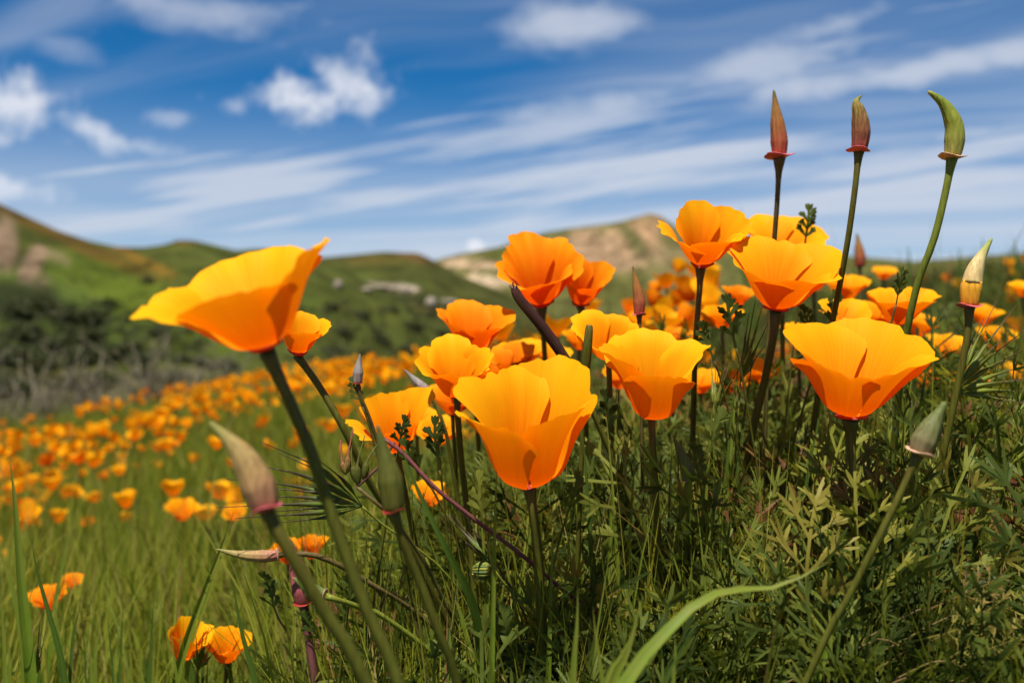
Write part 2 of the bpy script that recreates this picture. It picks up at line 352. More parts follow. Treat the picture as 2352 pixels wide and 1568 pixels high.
M['twig'] = solid('dry_twig', [(0, (.12, .10, .065)), (1, (.22, .18, .12))], rough=.8)
M['rock'] = solid('pale_rock', [(0, (.19, .15, .10)), (1, (.27, .23, .17))], rough=.9, streak=.6, nscale=(.8, .8, .8), bump=.4)

# land surfaces coloured by their own cover (grass, bare clay, flowers)
def land_mat(name, nscale, bump=.4, amp=.5):
    m, n, l = mat_new(name)
    a = attr(n, 'col'); co = n.new('ShaderNodeTexCoord')
    tx = n.new('ShaderNodeTexNoise'); tx.inputs['Scale'].default_value = nscale; tx.inputs['Detail'].default_value = 8; tx.inputs['Roughness'].default_value = .65
    l.new(co.outputs['Object'], tx.inputs['Vector'])
    vr = n.new('ShaderNodeMapRange'); l.new(tx.outputs['Fac'], vr.inputs[0]); vr.inputs[1].default_value = .3; vr.inputs[2].default_value = .7
    vr.inputs[3].default_value = 1 - amp; vr.inputs[4].default_value = 1 + amp
    vm = n.new('ShaderNodeMix'); vm.data_type = 'RGBA'; vm.blend_type = 'MULTIPLY'; vm.inputs[0].default_value = 1
    l.new(a.outputs['Color'], vm.inputs[6]); l.new(vr.outputs[0], vm.inputs[7])
    b = n.new('ShaderNodeBsdfPrincipled'); b.inputs['Roughness'].default_value = .95; b.inputs['Specular IOR Level'].default_value = .05
    l.new(vm.outputs[2], b.inputs['Base Color'])
    bp = n.new('ShaderNodeBump'); bp.inputs['Strength'].default_value = bump; bp.inputs['Distance'].default_value = .3 / nscale
    l.new(tx.outputs['Fac'], bp.inputs['Height']); l.new(bp.outputs[0], b.inputs['Normal'])
    o = n.new('ShaderNodeOutputMaterial'); l.new(b.outputs[0], o.inputs[0])
    return m
M['ground'] = land_mat('meadow_soil', 24, .5, .6)
M['hill'] = land_mat('hill_cover', .16, .5, .6)

# ================================================================== ground: one sheet to the horizon
def build_ground():
    na = 240; rr = np.concatenate([[.0], np.geomspace(.12, 40, 90), np.geomspace(48, 9000, 26)])
    th = np.linspace(0, 2 * np.pi, na, endpoint=False)
    V = [(0, 0, gz(0, 0))]
    for r in rr[1:]:
        x, y = r * np.sin(th), r * np.cos(th)
        z = ground_z(x, y)
        V.extend(zip(x, y, z))
    V = np.array(V); F = [(0, 1 + (j + 1) % na, 1 + j) for j in range(na)]
    for i in range(len(rr) - 2):
        b0 = 1 + i * na; b1 = b0 + na
        F += [(b0 + j, b0 + (j + 1) % na, b1 + (j + 1) % na, b1 + j) for j in range(na)]
    n = fbm(V[:, 0] * 1.3, V[:, 1] * 1.3, 4, 3); g = fbm(V[:, 0] * .06, V[:, 1] * .06, 4, 13)
    near = np.array([.075, .066, .030]) * (1 - n[:, None]) + np.array([.055, .080, .020]) * n[:, None]
    far = np.array([.050, .075, .018]) * g[:, None] + np.array([.085, .075, .040]) * (1 - g[:, None])
    k = sst(8, 30, np.hypot(V[:, 0], V[:, 1]))[:, None]
    o = mk('ground', V, F, M['ground'], attrs={'col': near * (1 - k) + far * k})
    tag(o, kind='structure')
build_ground()

# ------------------------------------------------------------------ hills
def hill(name, a_pts, ridge_px, y0, y1, zfoot, pw, patches, base_cols, na=220, ny=70, rough=.6, back=1.5, seed=1, gully=0.):
    """a hill whose skyline follows ridge_px over azimuth; foot at distance y0, crest at y1"""
    a = np.linspace(a_pts[0], a_pts[-1], na)
    rp = np.interp(a, [(p[0] - 1176) * K for p in ridge_px], [(784 - p[1]) * K for p in ridge_px])
    zr = H + rp * y1
    u = np.concatenate([np.linspace(0, 1, ny), np.linspace(1.04, back, 12)])
    V = np.zeros((len(u), na, 3))
    for i, t in enumerate(u):
        y = y0 + (y1 - y0) * t
        x = a * y
        if t <= 1: prof = t ** pw * (1 - .25 * t) / .75 if False else sst(-.15, 1.0, t) ** pw
        else: prof = 1 - .5 * sst(1, back, t) - .1 * (t - 1)
        k = np.clip(t * (1.0 - t) * 4, 0, 1)
        nz = (fbm(x / 22, np.full(na, y / 22), 4, seed) - .5) * rough * k * (y1 - y0) * .10
        gl = -np.abs(fbm(x / 9 + y / 60, np.full(na, y / 55), 3, seed + 5) - .5) * gully * k
        z = zfoot + (zr - zfoot) * prof + nz + gl
        # land beyond the crest keeps below the skyline
        z = np.minimum(z, H + rp * y)
        V[i] = np.c_[x, np.full(na, y), z]
    V = V.reshape(-1, 3); F = []
    for i in range(len(u) - 1):
        for j in range(na - 1):
            F.append((i * na + j, i * na + j + 1, (i + 1) * na + j + 1, (i + 1) * na + j))
    px = 1176 + V[:, 0] / V[:, 1] / K; py = 784 - (V[:, 2] - H) / V[:, 1] / K
    n = fbm(V[:, 0] / 14, V[:, 1] / 14, 5, seed + 30); n2 = fbm(V[:, 0] / 5, V[:, 1] / 9, 4, seed + 40)
    c = np.array(base_cols[0])[None] * (1 - n[:, None]) + np.array(base_cols[1])[None] * n[:, None]
    wx = (n2 - .5) * 2; wy = (n - .5) * 2
    for (cx, cy, rx, ry, rot, colr, s) in patches:
        ct, stt = math.cos(R(rot)), math.sin(R(rot)); ux, uy = px - cx, py - cy
        e = np.hypot((ux * ct + uy * stt) / rx, (-ux * stt + uy * ct) / ry) + wx * .45 + wy * .25
        k = (sst(1.15, .65, e) * s)[:, None]
        c = c * (1 - k) + np.array(colr)[None] * k
    c = c * (np.array([.80, .76, .80]) if name != 'hill_right' else np.array([1.08, 1.0, .95]))[None]
    o = mk(name, V, F, M['hill'], attrs={'col': c}); tag(o, kind='structure')
    return o
GR, GB, DK, TAN, OCH, BR, GY = (.050, .060, .010), (.064, .088, .009), (.020, .025, .009), (.20, .14, .082), (.10, .048, .008), (.062, .052, .017), (.095, .083, .046)
hill('hill_left', (-1.3, -.02), [(-1800, 470), (-900, 330), (-300, 380), (0, 468), (60, 496), (130, 528), (200, 552), (270, 567), (330, 568), (375, 562), (410, 551), (445, 552), (490, 562), (540, 575), (590, 571), (650, 574), (720, 590), (800, 625), (900, 680), (1130, 800)],
     45, 150, -13, 1.15,
     [(150, 720, 240, 120, 0, (.055, .085, .014), .7), (330, 690, 150, 70, 20, GB, .95), (280, 640, 110, 26, 28, GB, .7), (480, 790, 110, 45, 10, GB, .9), (150, 610, 60, 40, 30, GB, .6), (620, 700, 120, 60, 0, (.07, .10, .014), .6),
      (190, 565, 260, 17, 24, OCH, .6), (330, 600, 120, 14, 26, (.20, .10, .012), .6), (425, 556, 45, 10, 0, OCH, .7),
      (10, 555, 34, 62, 0, TAN, .95), (75, 600, 20, 52, 25, TAN, .9), (85, 650, 26, 16, 0, TAN, .5), (120, 585, 40, 12, 20, TAN, .45),
      (60, 700, 130, 50, 5, DK, .85), (200, 745, 60, 60, 0, DK, .8), (90, 800, 190, 50, 0, DK, .8), (290, 815, 140, 28, 0, DK, .8), (400, 730, 40, 40, 0, DK, .6), (360, 770, 70, 26, 0, DK, .5),
      (330, 870, 180, 16, -6, GY, .8), (120, 880, 160, 30, -3, BR, .7), (250, 915, 200, 20, 0, GY, .6)],
     (GR, (.058, .070, .012)), rough=.7, seed=11, gully=2.5)
hill('hill_middle', (-.55, .07), [(200, 640), (480, 600), (640, 592), (740, 591), (800, 586), (880, 578), (960, 581), (985, 592), (1010, 606), (1060, 634), (1110, 652), (1200, 690), (1330, 760)],
     110, 230, -14, 1.1,
     [(960, 590, 70, 16, 10, (.11, .065, .018), .85), (860, 595, 100, 14, 0, (.10, .075, .015), .6), (800, 640, 140, 24, 0, GR, .8), (900, 640, 120, 20, 0, (.06, .075, .014), .6),
      (880, 658, 80, 9, 4, (.30, .24, .17), .75), (780, 655, 20, 16, 0, (.36, .30, .22), .8), (935, 664, 26, 9, 0, (.34, .28, .20), .8),
      (850, 690, 140, 16, 0, DK, .6), (800, 745, 180, 30, 0, DK, .5), (930, 725, 100, 30, 0, BR, .6), (880, 790, 160, 24, 0, GY, .6), (740, 720, 60, 60, 0, GB, .35)],
     ((.042, .050, .010), (.058, .060, .013)), rough=.5, seed=23)
hill('hill_right', (-.12, 1.2), [(900, 640), (985, 604), (1010, 594), (1060, 582), (1100, 576), (1150, 566), (1200, 548), (1250, 534), (1310, 524), (1370, 517), (1420, 510), (1460, 499), (1495, 490), (1520, 497), (1545, 515), (1580, 540), (1640, 555), (1720, 560), (1800, 575), (2100, 600), (2600, 560), (4200, 600)],
     190, 420, -16, 1.05,
     [(1430, 570, 190, 60, -8, TAN, .98), (1500, 530, 90, 50, 0, (.23, .15, .08), .8), (1330, 560, 90, 34, -12, (.21, .145, .085), .8), (1090, 606, 90, 13, 2, (.30, .22, .14), .9), (1100, 655, 100, 26, -10, (.34, .27, .18), .95), (1060, 670, 50, 14, -10, (.42, .34, .24), .7),
      (1450, 545, 14, 60, -35, (.05, .062, .018), .9), (1480, 580, 14, 40, -40, (.05, .06, .018), .8), (1545, 540, 36, 50, -25, (.06, .07, .02), .85), (1250, 560, 26, 30, 0, (.06, .075, .016), .6),
      (1170, 580, 90, 14, -12, GR, .7), (1160, 630, 60, 10, 0, (.06, .075, .016), .8), (1560, 620, 90, 60, 0, (.13, .11, .05), .6), (1040, 700, 120, 14, 0, DK, .6)],
     ((.055, .062, .015), (.08, .08, .025)), rough=.5, seed=37, gully=16)

# ================================================================== generic generators
rng = np.random.default_rng(5)
def rot_z(a):
    c, s = np.cos(a), np.sin(a); z = np.zeros_like(a); o = np.ones_like(a)
    return np.stack([np.stack([c, -s, z], -1), np.stack([s, c, z], -1), np.stack([z, z, o], -1)], -2)
def rot_x(a):
    c, s = np.cos(a), np.sin(a); z = np.zeros_like(a); o = np.ones_like(a)
    return np.stack([np.stack([o, z, z], -1), np.stack([z, c, -s], -1), np.stack([z, s, c], -1)], -2)
def scatter_quads(name, mat, meshes, pos, rotm, scale, rnd, pick):
    """many copies of small quad meshes joined into one mesh"""
    Vs, Fs, Rn, off = [], [], [], 0
    for k, (v, f) in enumerate(meshes):
        idx = np.where(pick == k)[0]
        if not len(idx): continue
        w = np.einsum('mij,nj->mni', rotm[idx], v) * scale[idx, None, None] + pos[idx, None, :]
        ff = f[None] + (np.arange(len(idx)) * len(v))[:, None, None] + off
        Vs.append(w.reshape(-1, 3)); Fs.append(ff.reshape(-1, 4)); Rn.append(np.repeat(rnd[idx], len(v))); off += len(idx) * len(v)
    return mk(name, np.vstack(Vs), np.vstack(Fs), mat, attrs={'rnd': np.concatenate(Rn)})
def blades(x, y, z, h, w, lean, az, curve, nseg=4):
    """grass blades as tapering, folded, bending ribbons; arrays of length m"""
    m = len(x); t = np.linspace(0, 1, nseg + 1)
    ldx, ldy = np.cos(az), np.sin(az)
    b = lean[:, None] * t + curve[:, None] * t ** 2
    ang = np.clip(b, 0, 2.2)
    st = (h / nseg)[:, None]
    ho = np.cumsum(np.sin(ang) * st, 1) - np.sin(ang[:, :1]) * st; ve = np.cumsum(np.cos(ang) * st, 1) - np.cos(ang[:, :1]) * st
    cx = x[:, None] + ldx[:, None] * ho; cy = y[:, None] + ldy[:, None] * ho; cz = z[:, None] + ve
    ww = w[:, None] * (1 - t ** 1.6) * (.65 + .7 * t * (1 - t) * 2) + 1e-5
    tw = rng.uniform(0, 6.28, m)[:, None] * 0 + (rng.normal(0, .5, m)[:, None])
    sx, sy = -np.sin(az[:, None] + tw), np.cos(az[:, None] + tw)
    A = np.stack([cx - sx * ww, cy - sy * ww, cz], -1); B = np.stack([cx + sx * ww, cy + sy * ww, cz], -1)
    V = np.stack([A, B], 2).reshape(-1, 3)
    base = (np.arange(m) * 2 * (nseg + 1))[:, None]; s = np.arange(nseg)[None] * 2 + base
    F = np.stack([s, s + 1, s + 3, s + 2], -1).reshape(-1, 4)
    return V, F

# poppy frond: stalk, side leaflets, each split into narrow blunt lobes; one connected sheet
def make_frond(seed, length=.055, fine=1.0):
    g = random.Random(seed); V = []; F = []
    def pair(p, side, w): V.append(tuple(p - side * w)); V.append(tuple(p + side * w)); return len(V) - 2
    def strip(pr, p, d, nrm, Ln, w0, w1, n, curl, bulge=0.):
        out = []
        for i in range(1, n + 1):
            d = (Matrix.Rotation(curl / n, 3, d.cross(nrm)) @ d).normalized()
            p = p + d * Ln / n; s = d.cross(nrm).normalized(); t = i / n
            w = w0 + (w1 - w0) * t + bulge * math.sin(math.pi * min(t, .999))
            q = pair(p, s, w); F.append((pr, pr + 1, q + 1, q)); pr = q; out.append((q, p.copy(), d.copy()))
        return out
    def lobes(pr, p, d, nrm, Ln, k):
        for a in ([-38, 0, 38] if k == 3 else [-52, -24, 2, 26, 50]):
            a2 = R(a + g.uniform(-9, 9)); dd = Matrix.Rotation(a2, 3, nrm) @ d
            n2 = (Matrix.Rotation(g.uniform(-.5, .5), 3, dd) @ nrm)
            strip(pr, p, dd, n2, Ln * g.uniform(.7, 1.25) * (1 - abs(a) / 160), .00034, .00024, 3, g.uniform(-.6, .45), .00034 * g.uniform(.5, 1.4))
    d = Vector((0, 0, 1)); nrm = Vector((0, -1, 0))
    pr = pair(Vector((0, 0, 0)), Vector((1, 0, 0)), .0007)
    st = strip(pr, Vector((0, 0, 0)), d, nrm, length * g.uniform(.5, .9), .0007, .0006, 3, g.uniform(-.25, .25))
    q, p, d = st[-1]; nn = 3
    for k in range(nn):
        Ls = length * .30 * (1 - .18 * k)
        for sgn in (-1, 1):
            dd = Matrix.Rotation(sgn * R(g.uniform(38, 58)), 3, nrm) @ d
            n2 = Matrix.Rotation(sgn * g.uniform(0, .5), 3, d) @ nrm
            ss = strip(q, p, dd, n2, Ls * g.uniform(.75, 1.1), .0005, .0005, 2, g.uniform(-.4, .2))
            lobes(ss[-1][0], ss[-1][1], ss[-1][2], n2, .0085 * fine, 5)
            if k < 2: lobes(ss[0][0], ss[0][1], ss[0][2], n2, .0065 * fine, 3)
        st = strip(q, p, d, nrm, length * .20, .0006, .0005, 2, g.uniform(-.3, .15)); q, p, d = st[-1]
    lobes(q, p, d, nrm, .0095 * fine, 5)
    return np.array(V), np.array(F)
def make_sprig(seed):
    """a young leaf with a few bold strap lobes"""
    g = random.Random(seed); V = []; F = []
    def strip(pr, p, d, nrm, Ln, ws, curl):
        n = len(ws)
        for w in ws:
            d = (Matrix.Rotation(curl / n, 3, d.cross(nrm)) @ d).normalized(); p = p + d * Ln / n; sd = d.cross(nrm).normalized()
            V.append(tuple(p - sd * w)); V.append(tuple(p + sd * w)); q = len(V) - 2; F.append((pr, pr + 1, q + 1, q)); pr = q
        return pr, p, d
    nrm = Vector((0, -1, 0)); d = Vector((0, 0, 1)); p = Vector((0, 0, 0)); V += [(-.0007, 0, 0), (.0007, 0, 0)]; pr = 0
    pr, p, d = strip(pr, p, d, nrm, .007, [.0007, .0007, .0007], g.uniform(-.2, .2))
    for k in range(4):
        for sg in (-1, 1):
            if k == 3 and sg == 1: continue
            dd = Matrix.Rotation(sg * R(g.uniform(26, 48)), 3, nrm) @ d; n2 = Matrix.Rotation(g.uniform(-.5, .5), 3, dd) @ nrm
            q, pq, dq = strip(pr, p, dd, n2, g.uniform(.0035, .0055) * (1.2 - .15 * k), [.0007, .0012, .0013], g.uniform(-.3, .3))
            for a in (-32, 4, 34):
                d3 = Matrix.Rotation(R(a + g.uniform(-8, 8)), 3, n2) @ dq
                strip(q, pq, d3, n2, g.uniform(.0028, .0048), [.0010, .0011, .0004], g.uniform(-.3, .3))
        pr, p, d = strip(pr, p, d, nrm, .0052 - .0006 * k, [.0008, .0009], g.uniform(-.25, .2))
    for a in (-24, 2, 26): strip(pr, p, Matrix.Rotation(R(a), 3, nrm) @ d, nrm, .0052, [.0012, .0012, .0005], g.uniform(-.3, .3))
    return np.array(V), np.array(F)
SPRIG = [make_sprig(40 + i) for i in range(8)]
FROND = [make_frond(100 + i, .050 + .004 * (i % 4), 1.0 + .12 * (i % 3)) for i in range(10)]

# ================================================================== shared poppy builders
def stem_to_ground(pts, lean=.10):
    """carry a stem on from its last seen point down to the soil"""
    p = [Vector(q) for q in pts]
    d = (p[-1] - p[-2]).normalized(); q = p[-1]
    h = q.z - gz(q.x, q.y)
    if h > .01:
        dd = Vector((d.x, d.y, min(d.z, -.5))).normalized()
        for f in (.45, 1.02):
            r = q + Vector((dd.x / -dd.z * h * f * .8, dd.y / -dd.z * h * f * .8, -h * f))
            if f > 1: r.z = gz(r.x, r.y) - .01
            p.append(r)
    return p
def add_stem(t, pts, r, mat='stem', top_r=None, name='stem', n=8):
    p = stem_to_ground(pts)
    fine = catmull(p, 240); m = 30
    sl_ = np.r_[0, np.cumsum(np.linalg.norm(np.diff(fine, axis=0), axis=1))]
    sw = sl_[-1] * (.25 * np.linspace(0, 1, m) + .75 * np.linspace(0, 1, m) ** 2.2)
    path = np.stack([np.interp(sw, sl_, fine[:, i]) for i in range(3)], 1)
    rad = np.full(m, r) * np.linspace(1, 1.12, m)
    if top_r:
        s = np.r_[0, np.cumsum(np.linalg.norm(np.diff(path, axis=0), axis=1))]
        rad = rad + (top_r - r) * np.exp(-(s / (top_r * 1.7)) ** 1.5)
        # resample densely near the flare
    V, F, tt = tube(path, rad, n, ridge=.06, nr=4)
    return mk(name, V, F, M[mat], t, {'t': tt})
def frame(axis, twist=0.):
    z = Vector(axis).normalized(); x = Vector((0, 1, 0)).cross(z)
    if x.length < 1e-3: x = Vector((1, 0, 0))
    x.normalize(); y = z.cross(x)
    m = Matrix((x, y, z)).transposed()
    return m @ Matrix.Rotation(twist, 3, 'Z')
def add_collar(t, p, axis, rc, mat, seed=0, h=.5, name='collar', wave=.10):
    g = random.Random(seed); n = 20; fr_ = np.array(frame(axis)); ph = g.uniform(0, 6)
    prof = [(.34, -.75 * h), (.55, -.30 * h), (.90, -.06 * h), (1.0, .02), (.95, .055), (.55, .045), (.30, .02)]
    V = []; T = []
    for i, (r, z) in enumerate(prof):
        for j in range(n):
            a = 2 * math.pi * j / n
            k = 1 + (.09 * math.sin(3 * a + ph) + .05 * math.sin(7 * a + ph * 2)) * (r > .8); zz = z + wave * math.sin(2 * a + ph) * (r > .8)
            V.append((math.cos(a) * r * k * rc, math.sin(a) * r * k * rc, zz * rc)); T.append(min(1, max(0, i / 4)))
    V = np.array(V) @ fr_.T + np.array(p)
    F = [(i * n + j, i * n + (j + 1) % n, (i + 1) * n + (j + 1) % n, (i + 1) * n + j) for i in range(len(prof) - 1) for j in range(n)]
    F += [tuple(range(n))[::-1], tuple((len(prof) - 1) * n + j for j in range(n))]
    return mk(name, V, F, M[mat], t, {'t': T})
def profile(phiM, phiR, phi0=84, r0=.05, n=60):
    t = np.linspace(0, 1, n)
    ph = np.where(t < .26, phi0 + (phiM - phi0) * sst(0, .26, t), phiM + (phiR - phiM) * sst(.30, 1.0, t))
    r = r0 + np.r_[0, np.cumsum(np.sin(np.radians(ph[:-1])))] / (n - 1); z = np.r_[0, np.cumsum(np.cos(np.radians(ph[:-1])))] / (n - 1)
    return t, r, z
def petal_grid(phiM, phiR, seed, outer, hw=72, ruffle=.03, nu=15, nv=33, length=1., notch=0., lift=0., crease=.011):
    """one petal, base at the origin, axis z, pointing along +x; unit = petal length"""
    g = random.Random(seed); tt, pr, pz = profile(phiM, phiR)
    k1, k2, k3 = g.uniform(1.6, 2.6), g.uniform(4, 6.5), g.uniform(13, 19); a1, a2, a3, a4 = (g.uniform(0, 6.3) for _ in range(4))
    nt1, nt2 = g.uniform(-.7, .7), g.uniform(-.7, .7); cr = [(g.uniform(-.75, .75), g.uniform(.5, 1.2)) for _ in range(3)]; lip = g.uniform(-.05, .45)
    V = []; T = []; S = []
    for j in range(nv):
        s = -1 + 2 * j / (nv - 1)
        tm = length * (1 - .27 * abs(s) ** 3.4 - .04 * abs(s) + .030 * math.sin(k1 * s * 1.6 + a1) + .020 * math.sin(k2 * s + a2) + .009 * math.sin(k3 * s + a3) + .007 * math.sin(31 * s + a4)
                       - .035 * math.exp(-((s - nt1) / .05) ** 2) - .05 * math.exp(-((s - nt2) / .12) ** 2) - notch * math.exp(-(s / .12) ** 2))
        for i in range(nu):
            t = tm * (i / (nu - 1)) ** .9
            r = float(np.interp(t, tt, pr)); z = float(np.interp(t, tt, pz))
            if t > 1: r += (t - 1) * math.sin(R(phiR)); z += (t - 1) * math.cos(R(phiR))
            th = R(hw) * s * (.62 + .38 * min(1, t * 1.5))
            wv = ruffle * t ** 2.0 * (math.sin(k1 * s * 2 + a2) + .65 * math.sin(k2 * s + a1)) + ruffle * .42 * t ** 5 * math.sin(k3 * s + a3)
            for (c0, c1) in cr: wv -= crease * c1 * t ** 1.3 * math.exp(-((s - c0) / .07) ** 2)
            e = max(0, t / tm - .78) / .22 if tm else 0
            off = (.035 if outer else -.02) * min(1, t * 3) + (.03 * abs(s) ** 2 * t if outer else -.03 * abs(s) ** 2 * t)
            rr = r + off + wv + lift * t ** 2 + lip * .10 * e * e
            zz = z - .5 * wv - lift * .4 * t ** 2 - lip * .07 * e * e
            rr *= 1 - .05 * (1 - s * s) * t
            V.append((rr * math.cos(th), rr * math.sin(th), zz)); T.append(min(1, t)); S.append(s * .5 + .5 + seed % 97 * 1.7)
    F = [(j * nu + i, (j + 1) * nu + i, (j + 1) * nu + i + 1, j * nu + i + 1) for j in range(nv - 1) for i in range(nu - 1)]
    return np.array(V), F, T, S
def poppy(label, base, width, lean, tip, phi, rot, stem, mat='petal_yellow', seed=0, ruffle=.03, petals=None, stem_px=14, stem_mat='stem', group=None,
          collar=None, collar_mat='collar_red', hw=73, stamens=True, name='poppy', res=(15, 33), length=1.0):
    """base (px, py, depth); width of the open cup in photo pixels; lean in the picture, tip towards the viewer; phi wall angles"""
    b = P(*base); d = base[2]; u = pix(d)
    tt, pr, pz = profile(*phi)
    Lp = width * .5 * u / (pr[-1] * .97)
    pts = [b] + [P(*q) for q in stem]
    axis_m = Matrix.Rotation(R(lean), 3, 'Y') @ Matrix.Rotation(R(tip), 3, 'X')
    axis = axis_m @ Vector((0, 0, 1))
    full = stem_to_ground(pts)
    t = thing(name, label, 'flower', full[-1], group)
    for k in range(4):
        ov = (petals or {}).get(k, {})
        outer = k % 2 == 0
        V, F, T, S = petal_grid(phi[0] + ov.get('dphi', 0) * .5, phi[1] + ov.get('dphi', 0), seed * 7 + k * 13 + 3, outer, ov.get('hw', hw), ruffle, res[0], res[1], length * ov.get('len', 1.), ov.get('notch', 0.), ov.get('lift', 0.))
        mm = np.array(axis_m @ Matrix.Rotation(R(rot + 90 * k + ov.get('az', 0)), 3, 'Z'))
        mk('petal', (V * Lp) @ mm.T + np.array(b), F, M[mat], t, {'t': T, 's': S})
    rc = collar * u if collar else Lp * .13
    add_collar(t, b - axis * rc * .10, axis, rc, collar_mat, seed, wave=.05)
    if stamens:
        g = random.Random(seed + 5); VV, FF, TT, o = [], [], [], 0
        for i in range(14):
            a = g.uniform(0, 6.28); sp_ = g.uniform(.05, .35)
            dr = axis_m @ Vector((math.cos(a) * sp_, math.sin(a) * sp_, 1)).normalized(); q = b + dr * Lp * g.uniform(.13, .20)
            V, F, T = tube([b, b.lerp(q, .6), q * 1.0, q + dr * Lp * .06], [Lp * .006, Lp * .006, Lp * .014, Lp * .008], 5)
            VV.append(V); FF += [tuple(x + o for x in f) for f in F]; TT.append(T); o += len(V)
        s = mk('stamens', np.vstack(VV), FF, M['stamen'], t, {'t': np.concatenate(TT)}); s['kind'] = 'stuff'
    pts[0] = b - axis * rc * .45
    add_stem(t, pts, stem_px * .5 * u, stem_mat, max(rc * .5, stem_px * .55 * u))
    return t
def bud(label, spine, width, mat, collar_px, collar_mat, stem, stem_px=13, stem_mat='stem', bulge=.25, tipw=.10, seed=0, name='poppy_bud', sleeve=None, group=None, flare=.46, ridge=.035, plump=0.):
    """spine: (px, py, depth) from the collar to the tip"""
    sp3 = [P(*q) for q in spine]; d = spine[0][2]; u = pix(d)
    pts = [sp3[0]] + [P(*q) for q in stem]
    axis = (sp3[1] - sp3[0]).normalized()
    full = stem_to_ground(pts); t = thing(name, label, 'flower bud', full[-1], group)
    m = 30; path = arc(sp3, m); s = np.linspace(0, 1, m)
    w = np.interp(s, [0, .06, bulge, .5, .75, .93, .985, 1], [.76, .86, 1.0, .80 + plump, .42 + 1.6 * plump, .14 + tipw * .5, .08 + tipw * .6, .02])
    V, F, T = tube(path, w * width * .5 * u, 36, ridge=ridge, nr=9)
    if sleeve:
        # the cap lifts off and the rolled petals show below it
        k = sleeve; cut = int(m * k)
        Va, Fa, Ta = tube(path[cut:], w[cut:] * width * .5 * u * 1.05, 20, ridge=ridge, nr=7); mk('bud_cap', Va, Fa, M[mat], t, {'t': Ta})
        Vb, Fb, Tb = tube(path[:cut + 2], w[:cut + 2] * width * .5 * u * 1.02, 20, ridge=.05, nr=3); mk('rolled_petals', Vb, Fb, M['bud_petals'], t, {'t': Tb})
    else: mk('bud_cap', V, F, M[mat], t, {'t': T})
    rc = collar_px * .5 * u
    add_collar(t, sp3[0] + axis * .02 * rc, axis, rc, collar_mat, seed, h=.30, wave=.14)
    pts[0] = sp3[0] - axis * rc * .05
    add_stem(t, pts, stem_px * .5 * u, stem_mat, rc * flare)
    return t

# ================================================================== the near poppies
poppy('wide open golden poppy at left, largest and closest, leaning over a thick stem', (607, 792, .285), 440, -15, 18, (40, 55), -8,
      [(655, 900, .285), (715, 1040, .286), (775, 1220, .288), (850, 1420, .29), (915, 1568, .292)], 'petal_yellow', 1, .07,
      {0: dict(len=1.0, dphi=-14, hw=60), 1: dict(len=1.0, hw=84, dphi=-4), 2: dict(len=.97, dphi=-5, hw=72), 3: dict(len=.90, dphi=-8, hw=74)}, stem_px=27, collar=40)
poppy('half hidden orange poppy tucked behind the largest poppy at left', (683, 806, .41), 120, 14, 22, (26, 34), 20,
      [(735, 890, .41), (790, 985, .41), (850, 1110, .42), (960, 1290, .44)], 'petal_gold', 2, .02, stem_px=15, collar=22)
poppy('large central yellow poppy cup with a seam down its front', (1215, 1106, .40), 322, -1, 21, (16, 36), 46,
      [(1225, 1180, .40), (1238, 1300, .405), (1250, 1568, .41)], 'petal_yellow', 3, .025,
      {0: dict(len=1.0, hw=78), 1: dict(len=1.0), 2: dict(len=.93, hw=54), 3: dict(len=.95, hw=58)}, stem_px=20, collar=30)
poppy('yellow orange poppy cup right of the green cut stalk, front petal upright', (1497, 954, .425), 238, 0, 21, (18, 36), 94,
      [(1500, 1040, .425), (1508, 1180, .43), (1515, 1400, .44)], 'petal_yellow', 4, .03,
      {2: dict(len=.86, hw=58), 0: dict(len=1.0), 1: dict(len=.98), 3: dict(len=.98)}, stem_px=15, collar=17, collar_mat='stem_light')
poppy('broad golden poppy at far right with scalloped rim and left flap', (1955, 948, .41), 326, 0, 19, (28, 45), 44,
      [(1957, 1050, .41), (1962, 1180, .41), (1966, 1400, .42)], 'petal_gold', 5, .032,
      {0: dict(len=1.0), 1: dict(len=1.03), 2: dict(len=.92, hw=52), 3: dict(len=.95, hw=57)}, stem_px=17, collar=38)
poppy('wide golden poppy below the red brown bud, dark seam on its right', (1785, 702, .475), 268, 2, 27, (32, 52), 18,
      [(1775, 780, .475), (1755, 880, .48), (1725, 1010, .485), (1700, 1180, .50)], 'petal_gold', 6, .035,
      {3: dict(len=.94), 0: dict(len=.97)}, stem_px=17, collar=30)
poppy('tall yellow poppy against the tan hill with a dark red collar', (1611, 600, .50), 182, 3, 36, (24, 44), 30,
      [(1606, 680, .50), (1598, 780, .50), (1594, 900, .51)], 'petal_gold', 7, .03,
      {2: dict(len=1.08, dphi=14, hw=52), 3: dict(len=.92)}, stem_px=12, collar=27)
poppy('deep orange poppy above the dark seed pod, petals folded and wavy', (1243, 690, .58), 194, -3, 34, (22, 46), 40,
      [(1246, 740, .58), (1250, 800, .585), (1256, 900, .59)], 'petal_orange', 8, .06,
      {1: dict(len=1.08), 0: dict(len=.98), 2: dict(len=1.0, dphi=6), 3: dict(len=.84)}, stem_px=11, collar=28)
poppy('small deep orange poppy touching the right side of a folded orange poppy', (1334, 692, .60), 122, 8, 36, (20, 38), 42,
      [(1338, 730, .60), (1342, 790, .60), (1344, 860, .61)], 'petal_orange', 9, .03, {2: dict(len=.85), 3: dict(len=.85)}, stem_px=10, collar=21)
poppy('orange poppy in front of the pale rocks, upper left of the cluster', (1085, 806, .56), 168, 4, 22, (26, 44), 25,
      [(1088, 860, .56), (1095, 960, .565), (1105, 1100, .57)], 'petal_orange', 10, .035, {3: dict(len=.86)}, stem_px=11, collar=18)
